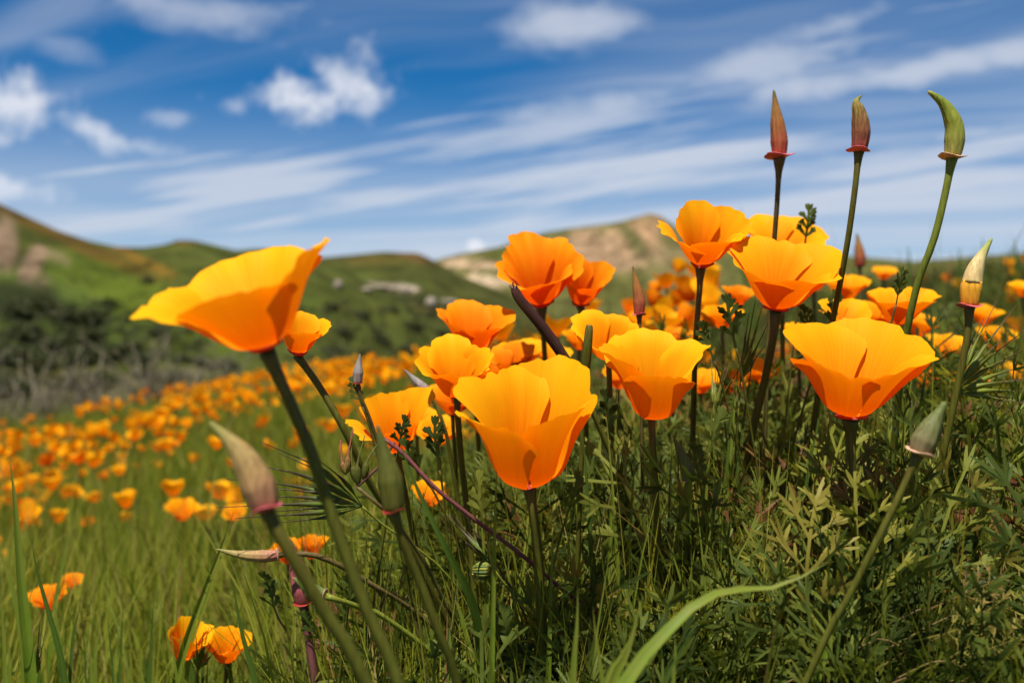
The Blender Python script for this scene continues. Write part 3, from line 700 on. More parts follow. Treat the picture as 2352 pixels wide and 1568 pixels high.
poppy('two toned poppy with bright back petals and dark folded front, left of centre', (1050, 905, .46), 192, 2, 28, (26, 48), 15,
      [(1052, 960, .46), (1060, 1060, .465), (1080, 1250, .47)], 'petal_yellow', 11, .045, {3: dict(len=.98), 0: dict(len=.90, dphi=-14)}, stem_px=13, collar=18)
poppy('orange poppy behind the dark seed pod, left of two', (1195, 845, .66), 120, -3, 18, (36, 50), 70,
      [(1197, 900, .66), (1200, 1000, .66)], 'petal_gold', 12, .04, None, stem_px=9)
poppy('small yellow poppy behind the dark seed pod, right of two', (1262, 838, .68), 92, 6, 26, (36, 56), 10,
      [(1264, 900, .68), (1266, 1000, .68)], 'petal_gold', 13, .05, None, stem_px=9)
poppy('yellow poppy with petals spread behind the green cut stalk', (1398, 818, .49), 176, -4, 34, (30, 50), 60,
      [(1400, 880, .49), (1404, 1000, .495)], 'petal_yellow', 14, .04, {3: dict(len=.72), 0: dict(len=.8)}, stem_px=12, collar=15)
poppy('orange poppy left of the central cup with a petal drooping left', (912, 1032, .47), 168, -4, 24, (20, 38), 35,
      [(920, 1080, .47), (940, 1180, .475), (980, 1400, .48)], 'petal_gold', 15, .035, {2: dict(len=1.0, dphi=22, hw=52), 3: dict(len=.72), 0: dict(len=1.06)}, stem_px=12, collar=17)
poppy('shaded orange poppy under the two toned poppy', (1040, 948, .56), 120, 6, 20, (36, 52), 55,
      [(1042, 1000, .56), (1048, 1100, .57)], 'petal_orange', 16, .05, None, stem_px=9)
poppy('orange poppy low behind the central cup, over fern leaves', (1005, 1018, .60), 105, 0, 28, (34, 54), 30,
      [(1008, 1060, .60), (1010, 1150, .60)], 'petal_gold', 17, .04, None, stem_px=9)
poppy('golden poppy peeping out above the wide poppy below the red bud', (1795, 585, .60), 184, 0, 30, (44, 62), 38,
      [(1796, 640, .60), (1797, 740, .60)], 'petal_gold', 18, .05, {1: dict(len=1.05)}, stem_px=10)
poppy('blurred orange poppy behind the stem of the brown bud', (1938, 690, .85), 100, 0, 22, (30, 46), 22,
      [(1939, 730, .85), (1940, 800, .85)], 'petal_gold', 19, .04, None, stem_px=7)
poppy('flat golden poppy just above the broad far right poppy, left of two', (1938, 748, .56), 128, 3, 28, (44, 62), 52,
      [(1940, 800, .56), (1943, 880, .56)], 'petal_gold', 20, .05, {3: dict(len=.8)}, stem_px=9)
poppy('golden poppy behind the green bud stem, right of two', (2062, 742, .57), 160, 0, 18, (34, 54), 22,
      [(2064, 800, .57), (2066, 880, .57)], 'petal_gold', 21, .06, {0: dict(len=1.0), 1: dict(len=.95)}, stem_px=9)
poppy('blurred heart shaped poppy right of the broad far right poppy', (2172, 822, .78), 92, 0, 24, (32, 50), 45,
      [(2172, 860, .78), (2170, 940, .78)], 'petal_gold', 22, .05, None, stem_px=7)
poppy('blurred yellow poppy cut by the right edge of the picture', (2350, 680, .95), 70, 0, 20, (36, 56), 30,
      [(2350, 720, .95), (2352, 800, .95)], 'petal_yellow', 23, .04, None, stem_px=6)
poppy('small blurred poppy on the ridge between the two right hand bud stems', (2028, 640, 1.1), 60, 0, 20, (40, 58), 30,
      [(2028, 665, 1.1), (2028, 720, 1.1)], 'petal_gold', 24, .04, None, stem_px=5)
poppy('orange poppy half hidden between grass, left below the wide golden poppy', (1735, 880, .62), 96, 10, 22, (30, 48), 20,
      [(1735, 930, .62), (1737, 1010, .62)], 'petal_gold', 25, .04, None, stem_px=8)
poppy('poppy showing between the upright front cup and the grass on its right', (1610, 900, .66), 90, -4, 22, (34, 50), 50,
      [(1611, 950, .66), (1613, 1020, .66)], 'petal_gold', 26, .04, None, stem_px=8)
poppy('orange poppy behind fern leaves at right, under the red collared bud', (2225, 900, .72), 110, 0, 18, (36, 54), 10,
      [(2225, 940, .72), (2226, 1000, .72)], 'petal_orange', 27, .05, None, stem_px=7)
poppy('orange poppy at the right edge behind bristly grass', (2335, 892, .80), 110, 0, 22, (36, 54), 10,
      [(2335, 930, .80), (2336, 1000, .80)], 'petal_gold', 48, .05, None, stem_px=7)
poppy('orange poppy crossed by a thin red stem, below the drooping poppy', (985, 1160, .58), 88, 6, 22, (32, 46), 30,
      [(986, 1200, .58), (990, 1300, .585)], 'petal_gold', 28, .04, None, stem_px=8)
poppy('closed yellow poppy at the bottom left with slanting petals', (415, 1508, .52), 104, 24, 12, (20, 30), 20,
      [(413, 1545, .52), (410, 1600, .52)], 'petal_yellow', 29, .03, {2: dict(len=.8)}, stem_px=8)
poppy('small orange poppy cup beside the closed yellow poppy at the bottom left', (520, 1516, .54), 98, 8, 22, (24, 36), 38,
      [(519, 1550, .54), (515, 1600, .54)], 'petal_gold', 30, .03, None, stem_px=8)
poppy('orange poppy behind the horizontal bud, right of two', (715, 1280, .62), 62, 4, 12, (20, 30), 30,
      [(715, 1310, .62), (714, 1370, .62)], 'petal_orange', 31, .04, None, stem_px=7)
poppy('orange poppy behind the horizontal bud, left of two', (662, 1290, .64), 70, -10, 14, (26, 38), 50,
      [(662, 1320, .64), (660, 1380, .64)], 'petal_orange', 32, .04, None, stem_px=7)
poppy('blurred orange poppy among grass blades at the lower left', (118, 1395, .74), 84, -6, 22, (30, 48), 30,
      [(118, 1420, .74), (117, 1480, .74)], 'petal_orange', 33, .06, None, stem_px=6)
poppy('small orange poppy above the other one among the left grass blades', (166, 1348, .78), 48, 6, 18, (30, 44), 10,
      [(166, 1370, .78), (166, 1430, .78)], 'petal_orange', 34, .05, None, stem_px=5)
poppy('blurred orange poppy alone at the front of the left field', (418, 1192, 1.25), 74, 8, 22, (30, 48), 40,
      [(418, 1215, 1.25), (417, 1270, 1.25)], 'petal_gold', 35, .05, None, stem_px=5)
poppy('blurred orange poppy beside the pink collar of the tilted blurred bud', (541, 1192, 1.1), 58, 0, 26, (36, 50), 20,
      [(541, 1215, 1.1), (540, 1270, 1.1)], 'petal_gold', 36, .05, None, stem_px=5)

for i, (px, py, d, w, ln_, lb) in enumerate([
    (1835, 800, .66, 92, 4, 'orange poppy between the wide golden poppy and the broad far right one'), (1690, 905, .70, 84, -6, 'orange poppy low in the grass left of the broad far right poppy'),
    (2105, 770, .72, 84, 6, 'small golden poppy right of the green bud stem'), (1870, 665, .82, 74, 0, 'blurred orange poppy touching the right rim of the wide golden poppy'),
    (2285, 800, .85, 80, 0, 'blurred orange poppy behind the bristly grass, upper right'), (2130, 900, .70, 84, 0, 'orange poppy peeping out right of the broad far right poppy base'),
    (1420, 890, .66, 84, 5, 'orange poppy half hidden behind the central cup and green stalk'), (1120, 880, .64, 96, -4, 'orange poppy filling the gap left above the central cup'), (1330, 800, .72, 74, 0, 'small orange poppy right of the dark seed pod'),
    (1545, 905, .68, 80, 3, 'orange poppy low behind the upright front cup'),
    (1660, 752, .70, 84, -4, 'orange poppy right of the tall poppy stem, level with its middle'), (1692, 700, .80, 70, 6, 'small orange poppy left under the rim of the wide golden poppy'), (2012, 752, .62, 92, 0, 'golden poppy in the gap between the two flat ones above the far right poppy'),
    (1178, 862, .60, 112, -6, 'orange poppy just over the left rim of the central cup'), (958, 992, .62, 90, 4, 'orange poppy right behind the drooping one'), (1555, 800, .78, 76, 0, 'orange poppy over the right rim of the upright front cup'), (2255, 745, .90, 70, 0, 'blurred orange poppy just under the opening bud')]):
    poppy(lb, (px, py, d), w, ln_, 24, (28, 46), 20 + 31 * i, [(px, py + 40, d), (px + 2, py + 110, d)], ['petal_gold', 'petal_orange'][i % 2], 60 + i, .045, None, stem_px=8, res=(11, 21))

# ================================================================== buds and pods
bud('tall red brown pointed bud, leftmost of three against the sky', [(1790, 358, .515), (1789, 320, .515), (1783, 262, .515), (1777, 206, .515)], 39, 'bud_red', 66, 'collar_pink',
    [(1788, 410, .517), (1784, 480, .52), (1778, 560, .525), (1768, 720, .535), (1760, 900, .54)], 11, 'stem_brown', bulge=.20, seed=1)
bud('red brown bud with a hooked green tip, middle of three against the sky', [(1973, 345, .45), (1977, 305, .45), (1973, 262, .45), (1967, 238, .45), (1970, 228, .45), (1981, 219, .45)], 41, 'bud_brown', 54, 'collar_pink',
    [(1963, 440, .45), (1946, 560, .455), (1920, 700, .465), (1880, 900, .48), (1860, 1050, .49)], 13, 'stem', bulge=.30, tipw=.02, seed=2, ridge=.06, plump=.12)
bud('smooth green bud with its tip bent left, rightmost of three against the sky', [(2187, 360, .45), (2192, 325, .45), (2190, 285, .45), (2168, 240, .45), (2131, 209, .45)], 45, 'bud_green', 60, 'collar_tan',
    [(2172, 440, .45), (2145, 550, .452), (2108, 650, .457), (2080, 780, .465), (2060, 950, .48)], 16, 'stem_light', bulge=.22, tipw=.22, seed=3, ridge=.02, plump=.04)
bud('opening bud with a pale pointed cap lifting off rolled orange petals', [(2227, 703, .43), (2230, 665, .43), (2238, 625, .43), (2253, 590, .43), (2279, 546, .43)], 46, 'bud_pale', 56, 'collar_pink',
    [(2222, 770, .43), (2205, 860, .432), (2180, 980, .435), (2150, 1120, .44), (2120, 1300, .45)], 16, 'stem', bulge=.25, tipw=.10, seed=4, sleeve=.30)
bud('slender red bud rising behind a yellow poppy, left of the tall poppy', [(1468, 722, .51), (1468, 690, .51), (1461, 650, .51), (1453, 610, .51)], 28, 'bud_red', 32, 'collar_pink',
    [(1470, 780, .51), (1473, 900, .515), (1475, 1050, .52)], 8, 'stem_brown', bulge=.24, seed=5)
bud('big blurred tan bud tilted left with a pink collar, in front', [(610, 1168, .262), (590, 1110, .262), (548, 1035, .262), (480, 968, .262)], 78, 'bud_tan', 80, 'collar_pink',
    [(640, 1225, .262), (690, 1310, .264), (760, 1430, .268), (845, 1575, .272)], 31, 'stem', bulge=.22, tipw=.14, seed=6)
bud('slender bud lying level, pointing left, with a striped pinkish base', [(640, 1274, .42), (600, 1277, .42), (550, 1273, .42), (494, 1260, .42)], 29, 'bud_tan', 32, 'collar_tan',
    [(665, 1272, .42), (720, 1274, .422), (785, 1300, .428), (850, 1340, .435), (980, 1425, .45)], 12, 'stem_brown', bulge=.24, seed=7)
bud('dark pink bud with a purple stem, low at left', [(697, 1384, .43), (694, 1350, .43), (682, 1300, .432), (664, 1235, .434)], 50, 'bud_rose', 52, 'collar_red',
    [(703, 1430, .43), (712, 1490, .43), (724, 1568, .43)], 17, 'stem_purple', bulge=.18, seed=8)
bud('blurred dark green upright bud in front of the filaree seed heads', [(905, 1172, .31), (900, 1120, .31), (885, 1050, .31), (866, 975, .31)], 58, 'bud_dark', 54, 'collar_red',
    [(925, 1240, .312), (965, 1340, .316), (1015, 1470, .32), (1050, 1570, .325)], 20, 'stem', bulge=.35, seed=9)
bud('blurred plump green bud leaning right with a pinkish collar, lower right', [(2110, 1040, .335), (2124, 1008, .335), (2146, 965, .335), (2172, 922, .335)], 58, 'bud_olive', 66, 'collar_tan',
    [(2092, 1080, .335), (2060, 1150, .336), (2010, 1250, .338), (1950, 1370, .342), (1880, 1500, .346)], 16, 'stem', bulge=.22, tipw=.22, seed=10)
bud('jade green bud leaning right near the bottom, with an orange tip', [(1918, 1462, .385), (1930, 1432, .385), (1950, 1402, .385), (1977, 1370, .385)], 44, 'bud_jade', 40, 'collar_tan',
    [(1908, 1490, .386), (1890, 1530, .388), (1870, 1590, .39)], 14, 'stem_light', bulge=.28, tipw=.2, seed=11)
bud('pale green bud right of the upright front cup, hanging in the leaves', [(1580, 1103, .44), (1578, 1075, .44), (1564, 1040, .44), (1545, 998, .44)], 32, 'bud_jade', 26, 'collar_tan',
    [(1580, 1150, .44), (1578, 1230, .445), (1572, 1330, .45)], 9, 'stem_light', bulge=.2, tipw=.05, seed=12)
bud('thin grey bud standing above a leaf tuft left of the drooping poppy', [(822, 880, .43), (822, 862, .43), (824, 838, .43), (827, 812, .43)], 24, 'bud_grey', 24, 'collar_red',
    [(828, 910, .43), (845, 950, .432), (865, 1010, .435), (900, 1150, .44)], 8, 'stem_brown', bulge=.35, seed=13)
bud('tiny straw coloured bud low between the right hand stems', [(1843, 1178, .43), (1838, 1160, .43), (1830, 1138, .43), (1819, 1113, .43)], 16, 'bud_straw', 18, 'collar_tan',
    [(1844, 1210, .43), (1842, 1280, .432), (1838, 1360, .436)], 8, 'stem_light', bulge=.2, seed=14)
bud('small blue green bud with blunt orange top in the lower right leaves', [(2006, 1212, .425), (2006, 1190, .425), (2004, 1170, .425), (2000, 1155, .425)], 28, 'bud_jade', 30, 'collar_tan',
    [(2007, 1250, .425), (2009, 1320, .43), (2010, 1420, .435)], 9, 'stem', bulge=.3, tipw=.4, seed=15)
bud('plump small green bud left of a feathery leaf, lower right', [(1955, 1272, .42), (1945, 1256, .42), (1933, 1236, .42), (1922, 1214, .42)], 26, 'bud_jade', 24, 'collar_tan',
    [(1962, 1300, .42), (1968, 1370, .424), (1970, 1460, .43)], 8, 'stem_light', bulge=.25, seed=16)
bud('pink green bud pointing left, half hidden behind the thick left stems', [(745, 1368, .40), (725, 1360, .40), (700, 1345, .402), (672, 1325, .404)], 34, 'bud_jade', 38, 'collar_tan',
    [(770, 1375, .40), (840, 1400, .41), (930, 1450, .42)], 12, 'stem_light', bulge=.25, seed=17)
bud('slender white green bud slanting behind the drooping poppy', [(985, 905, .50), (975, 893, .50), (955, 875, .50), (928, 848, .50)], 24, 'bud_grey', 26, 'collar_red',
    [(1000, 930, .50), (1020, 980, .50), (1040, 1080, .505)], 8, 'stem', bulge=.22, seed=18)
bud('red bud standing among the blurred plants of the ridge', [(1975, 610, 1.0), (1975, 590, 1.0), (1972, 565, 1.0), (1968, 535, 1.0)], 26, 'bud_red', 26, 'collar_red',
    [(1976, 640, 1.0), (1978, 700, 1.0), (1980, 760, 1.0)], 6, 'stem_brown', bulge=.25, seed=19)

def seed_pod(label, pts, width, mat, rib_mat, seed, frayed):
    p3 = [P(*q) for q in pts]; u = pix(pts[0][2]); full = stem_to_ground(p3)
    t = thing('seed_pod', label, 'seed pod', full[-1])
    m = 40; path = catmull(p3, m); s = np.linspace(0, 1, m)
    w = np.interp(s, [0, .03, .12, .5, 1], [.55, .72, .85, 1, .95]) * width * .5 * u
    V, F, T = tube(path, w, 20, ridge=.10, nr=10); pod_ = mk('pod', V, F, M[mat], t, {'t': T})
    tg = np.gradient(path, axis=0); tg /= np.linalg.norm(tg, axis=1)[:, None]
    for k in range(4):                                     # pale ribs along the pod
        a = -2.2 + .42 * k
        sd = np.cross(tg, np.array([0, 1., 0])); sd /= np.linalg.norm(sd, axis=1)[:, None]; up = np.cross(sd, tg)
        rp = path + (sd * math.cos(a) + up * math.sin(a)) * (w * 1.06)[:, None]
        V, F, T = tube(rp[2:], .032 * width * .5 * u, 5); mk('rib', V, F, M[rib_mat], pod_, {'t': T})
    if frayed:
        g = random.Random(seed)
        for k in range(6):
            d = -tg[0] + np.array([g.uniform(-.9, .9), g.uniform(-.6, .6), g.uniform(-.6, .9)])
            q = path[0] + d / np.linalg.norm(d) * width * u * g.uniform(.4, .75)
            mid = (path[0] + q) / 2 + np.array([g.uniform(-1, 1), 0, g.uniform(-1, 1)]) * width * u * .2
            V, F, T = tube(catmull([path[0], mid, q], 8), np.linspace(.09, .04, 8) * width * u, 6); mk('withered_stigma', V, F, M['pod_rib'], pod_, {'t': T})
    add_stem(t, p3[-2:], width * .27 * u, 'stem')
    return t
seed_pod('dark ribbed seed pod slanting down right with a frayed tip', [(1180, 660, .46), (1196, 690, .46), (1245, 750, .462), (1298, 825, .465), (1350, 920, .47)], 23, 'pod_dark', 'pod_rib', 1, True)
seed_pod('green cut stalk with a square top behind the central cup', [(1354, 746, .44), (1350, 790, .44), (1345, 850, .442), (1340, 950, .446)], 20, 'stem', 'stem_light', 2, False)

# ================================================================== big grass blades
def grass_blade(label, pts, width, mat='blade', face=(0, -1, .5), name='grass_blade', group=None, fold=.25, peak=.45, kink=False, rooted=True):
    p3 = [P(*q) for q in pts]; u = pix(pts[0][2]); full = stem_to_ground(p3) if rooted else p3
    path = arc(full[::-1], 40); s = np.linspace(0, 1, 40)
    tg = np.gradient(path, axis=0); tg /= np.linalg.norm(tg, axis=1)[:, None]
    sd = np.cross(tg, np.array(face)); sd /= np.linalg.norm(sd, axis=1)[:, None]; nm = np.cross(sd, tg)
    w = np.interp(s, [0, .2, peak, .75, .92, 1], [.5, .75, 1, .8, .36, .01]) * width * .5 * u
    V = np.stack([path - sd * w[:, None], path - sd * (w * .5)[:, None] - nm * (w * fold * .7)[:, None], path - nm * (w * fold)[:, None], path + sd * (w * .5)[:, None] - nm * (w * fold * .7)[:, None], path + sd * w[:, None]], 1).reshape(-1, 3)
    F = [(i * 5 + j, i * 5 + j + 1, (i + 1) * 5 + j + 1, (i + 1) * 5 + j) for i in range(39) for j in range(4)]
    root = full[-1]
    o = mk(name, V - np.array(root), F, M[mat], None, {'t': np.repeat(s, 5), 'w': np.tile(np.linspace(0, 1, 5), 40)}); o.location = root
    return tag(o, label, 'grass', group)
grass_blade('broad grass blade arching right to a thin tip near the bottom centre', [(1905, 1288, 0.3096), (1850, 1320, 0.3096), (1760, 1352, 0.3096), (1680, 1352, 0.3053), (1610, 1378, 0.3010), (1540, 1440, 0.2967), (1440, 1560, 0.2924)], 46, face=(.1, -.8, 1.0), fold=.2, peak=.6)
grass_blade('broad upright grass blade with a bent over top near the bottom centre', [(1478, 1366, 0.3139), (1466, 1400, 0.3139), (1454, 1455, 0.3139), (1424, 1535, 0.3139), (1395, 1590, 0.3139)], 46, face=(0, -1, .15), peak=.68)
grass_blade('narrow pointed grass blade at the bottom, left of the broad blades', [(1327, 1350, 0.3268), (1326, 1420, 0.3268), (1320, 1500, 0.3268), (1316, 1570, 0.3268)], 32)
grass_blade('short narrow grass blade right of another at the bottom centre', [(1362, 1390, 0.3311), (1366, 1440, 0.3311), (1376, 1510, 0.3311), (1384, 1570, 0.3311)], 24)
grass_blade('narrow grass blade crossing in front of the broad arching one', [(1612, 1402, 0.2881), (1590, 1450, 0.2881), (1555, 1510, 0.2881), (1520, 1590, 0.2881)], 22, 'blade_dark')
grass_blade('grass blade leaning left at the foot of the broad arching blade', [(1405, 1420, 0.3010), (1420, 1480, 0.3010), (1445, 1540, 0.3010), (1460, 1600, 0.3010)], 20)
grass_blade('slanting grass blade between the broad blades at the bottom', [(1468, 1425, 0.3096), (1440, 1480, 0.3096), (1410, 1530, 0.3096), (1385, 1580, 0.3096)], 30)
grass_blade('thin grass blade crossing under the arching blade at the bottom', [(1548, 1440, 0.3182), (1552, 1480, 0.3182), (1548, 1530, 0.3182), (1546, 1580, 0.3182)], 24)
grass_blade('pointed grass blade in front of the arching blade, right side', [(1795, 1355, .40), (1770, 1420, .40), (1740, 1500, .40), (1730, 1580, .40)], 15, 'blade_dark')
grass_blade('long dark tipped grass blade rising tallest at the far left', [(22, 1055, .47), (32, 1130, .47), (42, 1250, .47), (52, 1370, .47), (66, 1500, .47), (72, 1580, .47)], 30, 'blade', face=(.5, -1, .2), fold=.5)
grass_blade('grass blade leaning left beside the tallest far left blade', [(72, 1240, .45), (85, 1310, .45), (110, 1400, .45), (135, 1490, .45), (150, 1580, .45)], 22, 'blade_dark', fold=.5)
grass_blade('wide pale grass blade at the left edge, leaning right', [(-8, 1255, .50), (20, 1320, .50), (40, 1400, .50), (55, 1500, .50), (60, 1590, .50)], 26, 'blade')
grass_blade('grass blade cut by the left edge near the bottom corner', [(2, 1330, .40), (4, 1400, .40), (10, 1500, .40), (12, 1580, .40)], 18, 'blade')
grass_blade('short dark grass blade over the left orange poppies', [(186, 1370, .46), (180, 1410, .46), (168, 1460, .46), (160, 1560, .46)], 16, 'blade_dark')
grass_blade('grass blade behind the short dark one at left', [(120, 1345, .55), (130, 1420, .55), (140, 1500, .55), (150, 1600, .55)], 18, 'blade')
grass_blade('soft blurred grass blade leaning right at left', [(158, 1205, .70), (150, 1260, .70), (135, 1340, .70), (120, 1440, .70)], 18, 'blade')
grass_blade('tall double grass blade leaning right, left of the level bud', [(538, 1170, .50), (515, 1240, .50), (480, 1330, .50), (450, 1410, .50), (420, 1500, .50), (400, 1590, .50)], 22, 'blade', face=(.4, -1, .2), fold=.6)
grass_blade('thinner grass blade just behind the double blade', [(512, 1255, .52), (495, 1310, .52), (470, 1390, .52), (440, 1480, .52), (425, 1580, .52)], 13, 'blade')
grass_blade('thin grass blade leaning right between the bottom left poppies', [(632, 1402, .50), (612, 1450, .50), (590, 1500, .50), (570, 1590, .50)], 10, 'blade')
grass_blade('broad dark grass blade crossing the small orange cup at the bottom left', [(535, 1330, .40), (545, 1400, .40), (560, 1470, .40), (590, 1590, .40)], 24, 'blade_dark')
grass_blade('grass blade left of the closed yellow poppy', [(392, 1440, .48), (398, 1500, .48), (410, 1590, .48)], 15, 'blade')
grass_blade('thin dark grass blade standing alone left of the closed yellow poppy', [(246, 1410, .50), (252, 1470, .50), (262, 1590, .50)], 10, 'blade_dark')
grass_blade('long leaf sloping from the drooping poppy down to the lower centre', [(915, 1005, .38), (945, 1090, .38), (985, 1180, .38), (1030, 1270, .382), (1090, 1400, .39), (1110, 1580, .40)], 26, 'blade_dark')
grass_blade('pale green blade standing low, left of the woolly round bud', [(1035, 1330, .42), (1052, 1390, .42), (1072, 1460, .42), (1092, 1560, .42)], 26, 'blade', face=(.3, -1, .3))
grass_blade('long bright stalk like blade slanting down left from the plump bud', [(2105, 1060, .37), (2060, 1160, .37), (2010, 1260, .37), (1965, 1345, .37), (1905, 1480, .37), (1870, 1590, .37)], 18, 'blade', peak=.4)
grass_blade('grass blade slanting left under the jade bud at the bottom', [(1905, 1475, .37), (1850, 1520, .37), (1800, 1570, .37), (1780, 1600, .37)], 16, 'blade_dark')
grass_blade('bright thin grass blade in the lower right, slanting right', [(2260, 1130, .46), (2200, 1220, .46), (2150, 1320, .46), (2110, 1420, .46)], 14, 'blade')
grass_blade('bright grass blade reaching the right edge', [(2350, 1120, .48), (2280, 1180, .48), (2210, 1250, .48), (2150, 1330, .48)], 14, 'blade')
for i, (x, y, dd, l_, w_) in enumerate([(205, 1440, .52, 8, 11), (222, 1455, .55, -6, 10), (330, 1480, .58, 14, 10), (355, 1455, .55, -8, 11), (292, 1500, .50, 4, 12), (470, 1460, .54, -10, 12), (602, 1500, .52, 9, 10), (20, 1450, .46, 4, 14), (95, 1430, .52, -10, 12), (640, 1480, .60, -14, 9)] + [(12 + 26.5 * k + 9 * math.sin(k * 5.1), 1430 + 60 * math.sin(k * 2.3), .47 + .1 * abs(math.sin(k * 1.7)), 16 * math.sin(k * 3.7), 9 + 4 * math.sin(k * 4.4)) for k in range(24)]):
    grass_blade('short grass blade standing in the bottom left corner', [(x, y, dd), (x + l_ * .3, y + 60, dd), (x + l_ * .6, y + 130, dd), (x + l_, y + 200, dd)], w_ * 1.4, ['blade', 'blade', 'blade_dark'][i % 3], group='short grass blades at bottom left')
def culm(x, y, dx, ln, d, w, i):
    grass_blade('upright narrow grass leaf between the poppy stems', [(x, y, d), (x + dx * .35, y + ln * .3, d), (x + dx * .7, y + ln * .65, d), (x + dx, y + ln, d)], w, ['blade', 'blade_dark'][i % 2], face=(.3 * (-1) ** i, -1, .2), group='grass leaves between the poppy stems', fold=.4)
for i, a in enumerate([(1700, 800, -30, 330, .47, 18), (1735, 790, -45, 320, .48, 12), (1640, 900, -20, 260, .47, 16), (1690, 850, -25, 290, .46, 14), (1462, 1010, -14, 200, .45, 14), (1620, 1010, -8, 230, .46, 13),
                       (2110, 760, -40, 300, .47, 14), (2150, 720, -50, 320, .48, 12), (1985, 940, -35, 250, .47, 20), (1890, 920, -60, 330, .46, 16), (1420, 880, -16, 300, .46, 14), (1335, 960, 20, 260, .44, 15), (1390, 930, 26, 320, .445, 13), (2045, 900, -20, 280, .48, 11), (1920, 1010, -25, 260, .45, 12), (2170, 1000, -60, 260, .47, 12), (1660, 1050, -12, 280, .45, 11), (1545, 980, -10, 240, .46, 10)]):
    culm(*a, i)
gc = random.Random(8)
for i in range(30):
    px_ = gc.uniform(1020, 2300); d_ = gc.uniform(.385, .46); culm(px_, gc.uniform(1010, 1330), gc.uniform(-90, 70), gc.uniform(200, 300), d_, gc.uniform(9, 17), 2 * i)

# ================================================================== bristly brome heads
def brome(label, neck, tips, stem, d, mat='awn', seed=0, ln=1.0):
    g = random.Random(seed); u = pix(d); b = P(*neck, d); pts = [b] + [P(*q) for q in stem]
    full = stem_to_ground(pts); t = thing('brome_plant', label, 'grass', full[-1])
    for (tx, ty, sag) in tips:
        e = P(tx, ty, d + g.uniform(-.03, .03)); mid = b.lerp(e, .5) + Vector((0, 0, sag * u))
        path = catmull([b, b.lerp(mid, .5) + Vector((0, 0, sag * .3 * u)), mid, e], 22); s = np.linspace(0, 1, 22)
        w = np.interp(s, [0, .22, .32, .48, .64, .74, 1], [1.0, 1.2, 3.4, 6.4, 4.0, 1.6, .7]) * u * ln
        k_ = 16; V, F, T = tube(path[:k_ + 1], w[:k_ + 1], 6); so_ = mk('spikelet', V, F, M[mat], t, {'t': T * .75})
        V, F, T = tube(path[k_:], w[k_:], 5); mk('awn', V, F, M[mat], so_, {'t': .75 + .25 * T})
    add_stem(t, pts, 2.6 * u, 'stem_light')
    return t
g0 = random.Random(3)
brome('dark bristly grass head drooping left across the tilted blurred bud', (832, 1163),
      [(495, 1165, 6), (520, 1100, 16), (545, 1060, 22), (600, 1015, 24), (640, 1040, 18), (600, 1120, 12), (560, 1140, 10), (620, 1175, 2), (540, 1190, -4), (660, 1080, 14), (700, 1110, 10), (690, 1150, 6), (640, 1200, -8), (730, 1055, 14)],
      [(880, 1205, .435), (960, 1260, .44), (1060, 1360, .45)], .43, 'awn_dark', 1)
brome('bristly green grass head fanning out at the right edge', (2188, 905),
      [(2290, 690, 6), (2335, 700, 8), (2352, 760, 10), (2380, 790, 10), (2390, 830, 8), (2400, 870, 8), (2390, 900, 6), (2370, 930, 4), (2320, 720, 4), (2260, 730, 4), (2300, 780, 8), (2330, 820, 8), (2240, 760, 2), (2350, 870, 6), (2330, 915, 3)],
      [(2184, 960, .45), (2176, 1050, .452), (2160, 1180, .46)], .45, 'awn', 2)
brome('green grass head below the right hand bristly fan', (2195, 1160),
      [(2215, 960, 2), (2250, 930, 4), (2275, 985, 4), (2300, 1010, 6), (2180, 985, 0), (2160, 950, 0), (2240, 1000, 2), (2262, 1060, 4)],
      [(2194, 1230, .46), (2190, 1320, .462), (2184, 1430, .468)], .46, 'awn', 3)
brome('upright green grass head behind the wide golden poppy', (1700, 880), [(1752, 700, 0), (1735, 690, 0), (1720, 720, 0), (1765, 740, 2), (1742, 745, 0), (1712, 760, 0), (1728, 780, 0), (1758, 790, 2)],
      [(1695, 960, .475), (1688, 1060, .48), (1680, 1200, .485)], .475, 'awn', 4)
brome('slim green grass head slanting in the lower right leaves', (2130, 1290), [(2250, 1110, 3), (2282, 1150, 4), (2225, 1090, 2), (2300, 1180, 5), (2240, 1170, 4), (2205, 1140, 2)],
      [(2110, 1350, .45), (2090, 1420, .452), (2070, 1520, .458)], .45, 'awn', 5)
brome('slim grass head crossing behind the central cup stem', (1130, 1300), [(1040, 1180, 4), (1010, 1165, 5), (1060, 1165, 3), (1030, 1215, 4), (1062, 1230, 3), (1085, 1210, 2)],
      [(1155, 1335, .44), (1200, 1390, .445), (1250, 1470, .45)], .44, 'awn_dark', 6)
brome('dry golden grass head at the left foot of the closed yellow poppy', (455, 1540), [(480, 1440, 0), (468, 1450, 0), (490, 1470, 2), (450, 1460, 0), (500, 1490, 2), (440, 1480, 0)],
      [(450, 1570, .52), (446, 1620, .52)], .52, 'awn', 7)
brome('thin dry grass head in the bottom left corner', (80, 1560), [(66, 1430, 0), (75, 1440, 0), (92, 1425, 0), (104, 1450, 0), (58, 1470, 0), (98, 1480, 0)],
      [(82, 1590, .50), (84, 1640, .50)], .50, 'awn', 8)

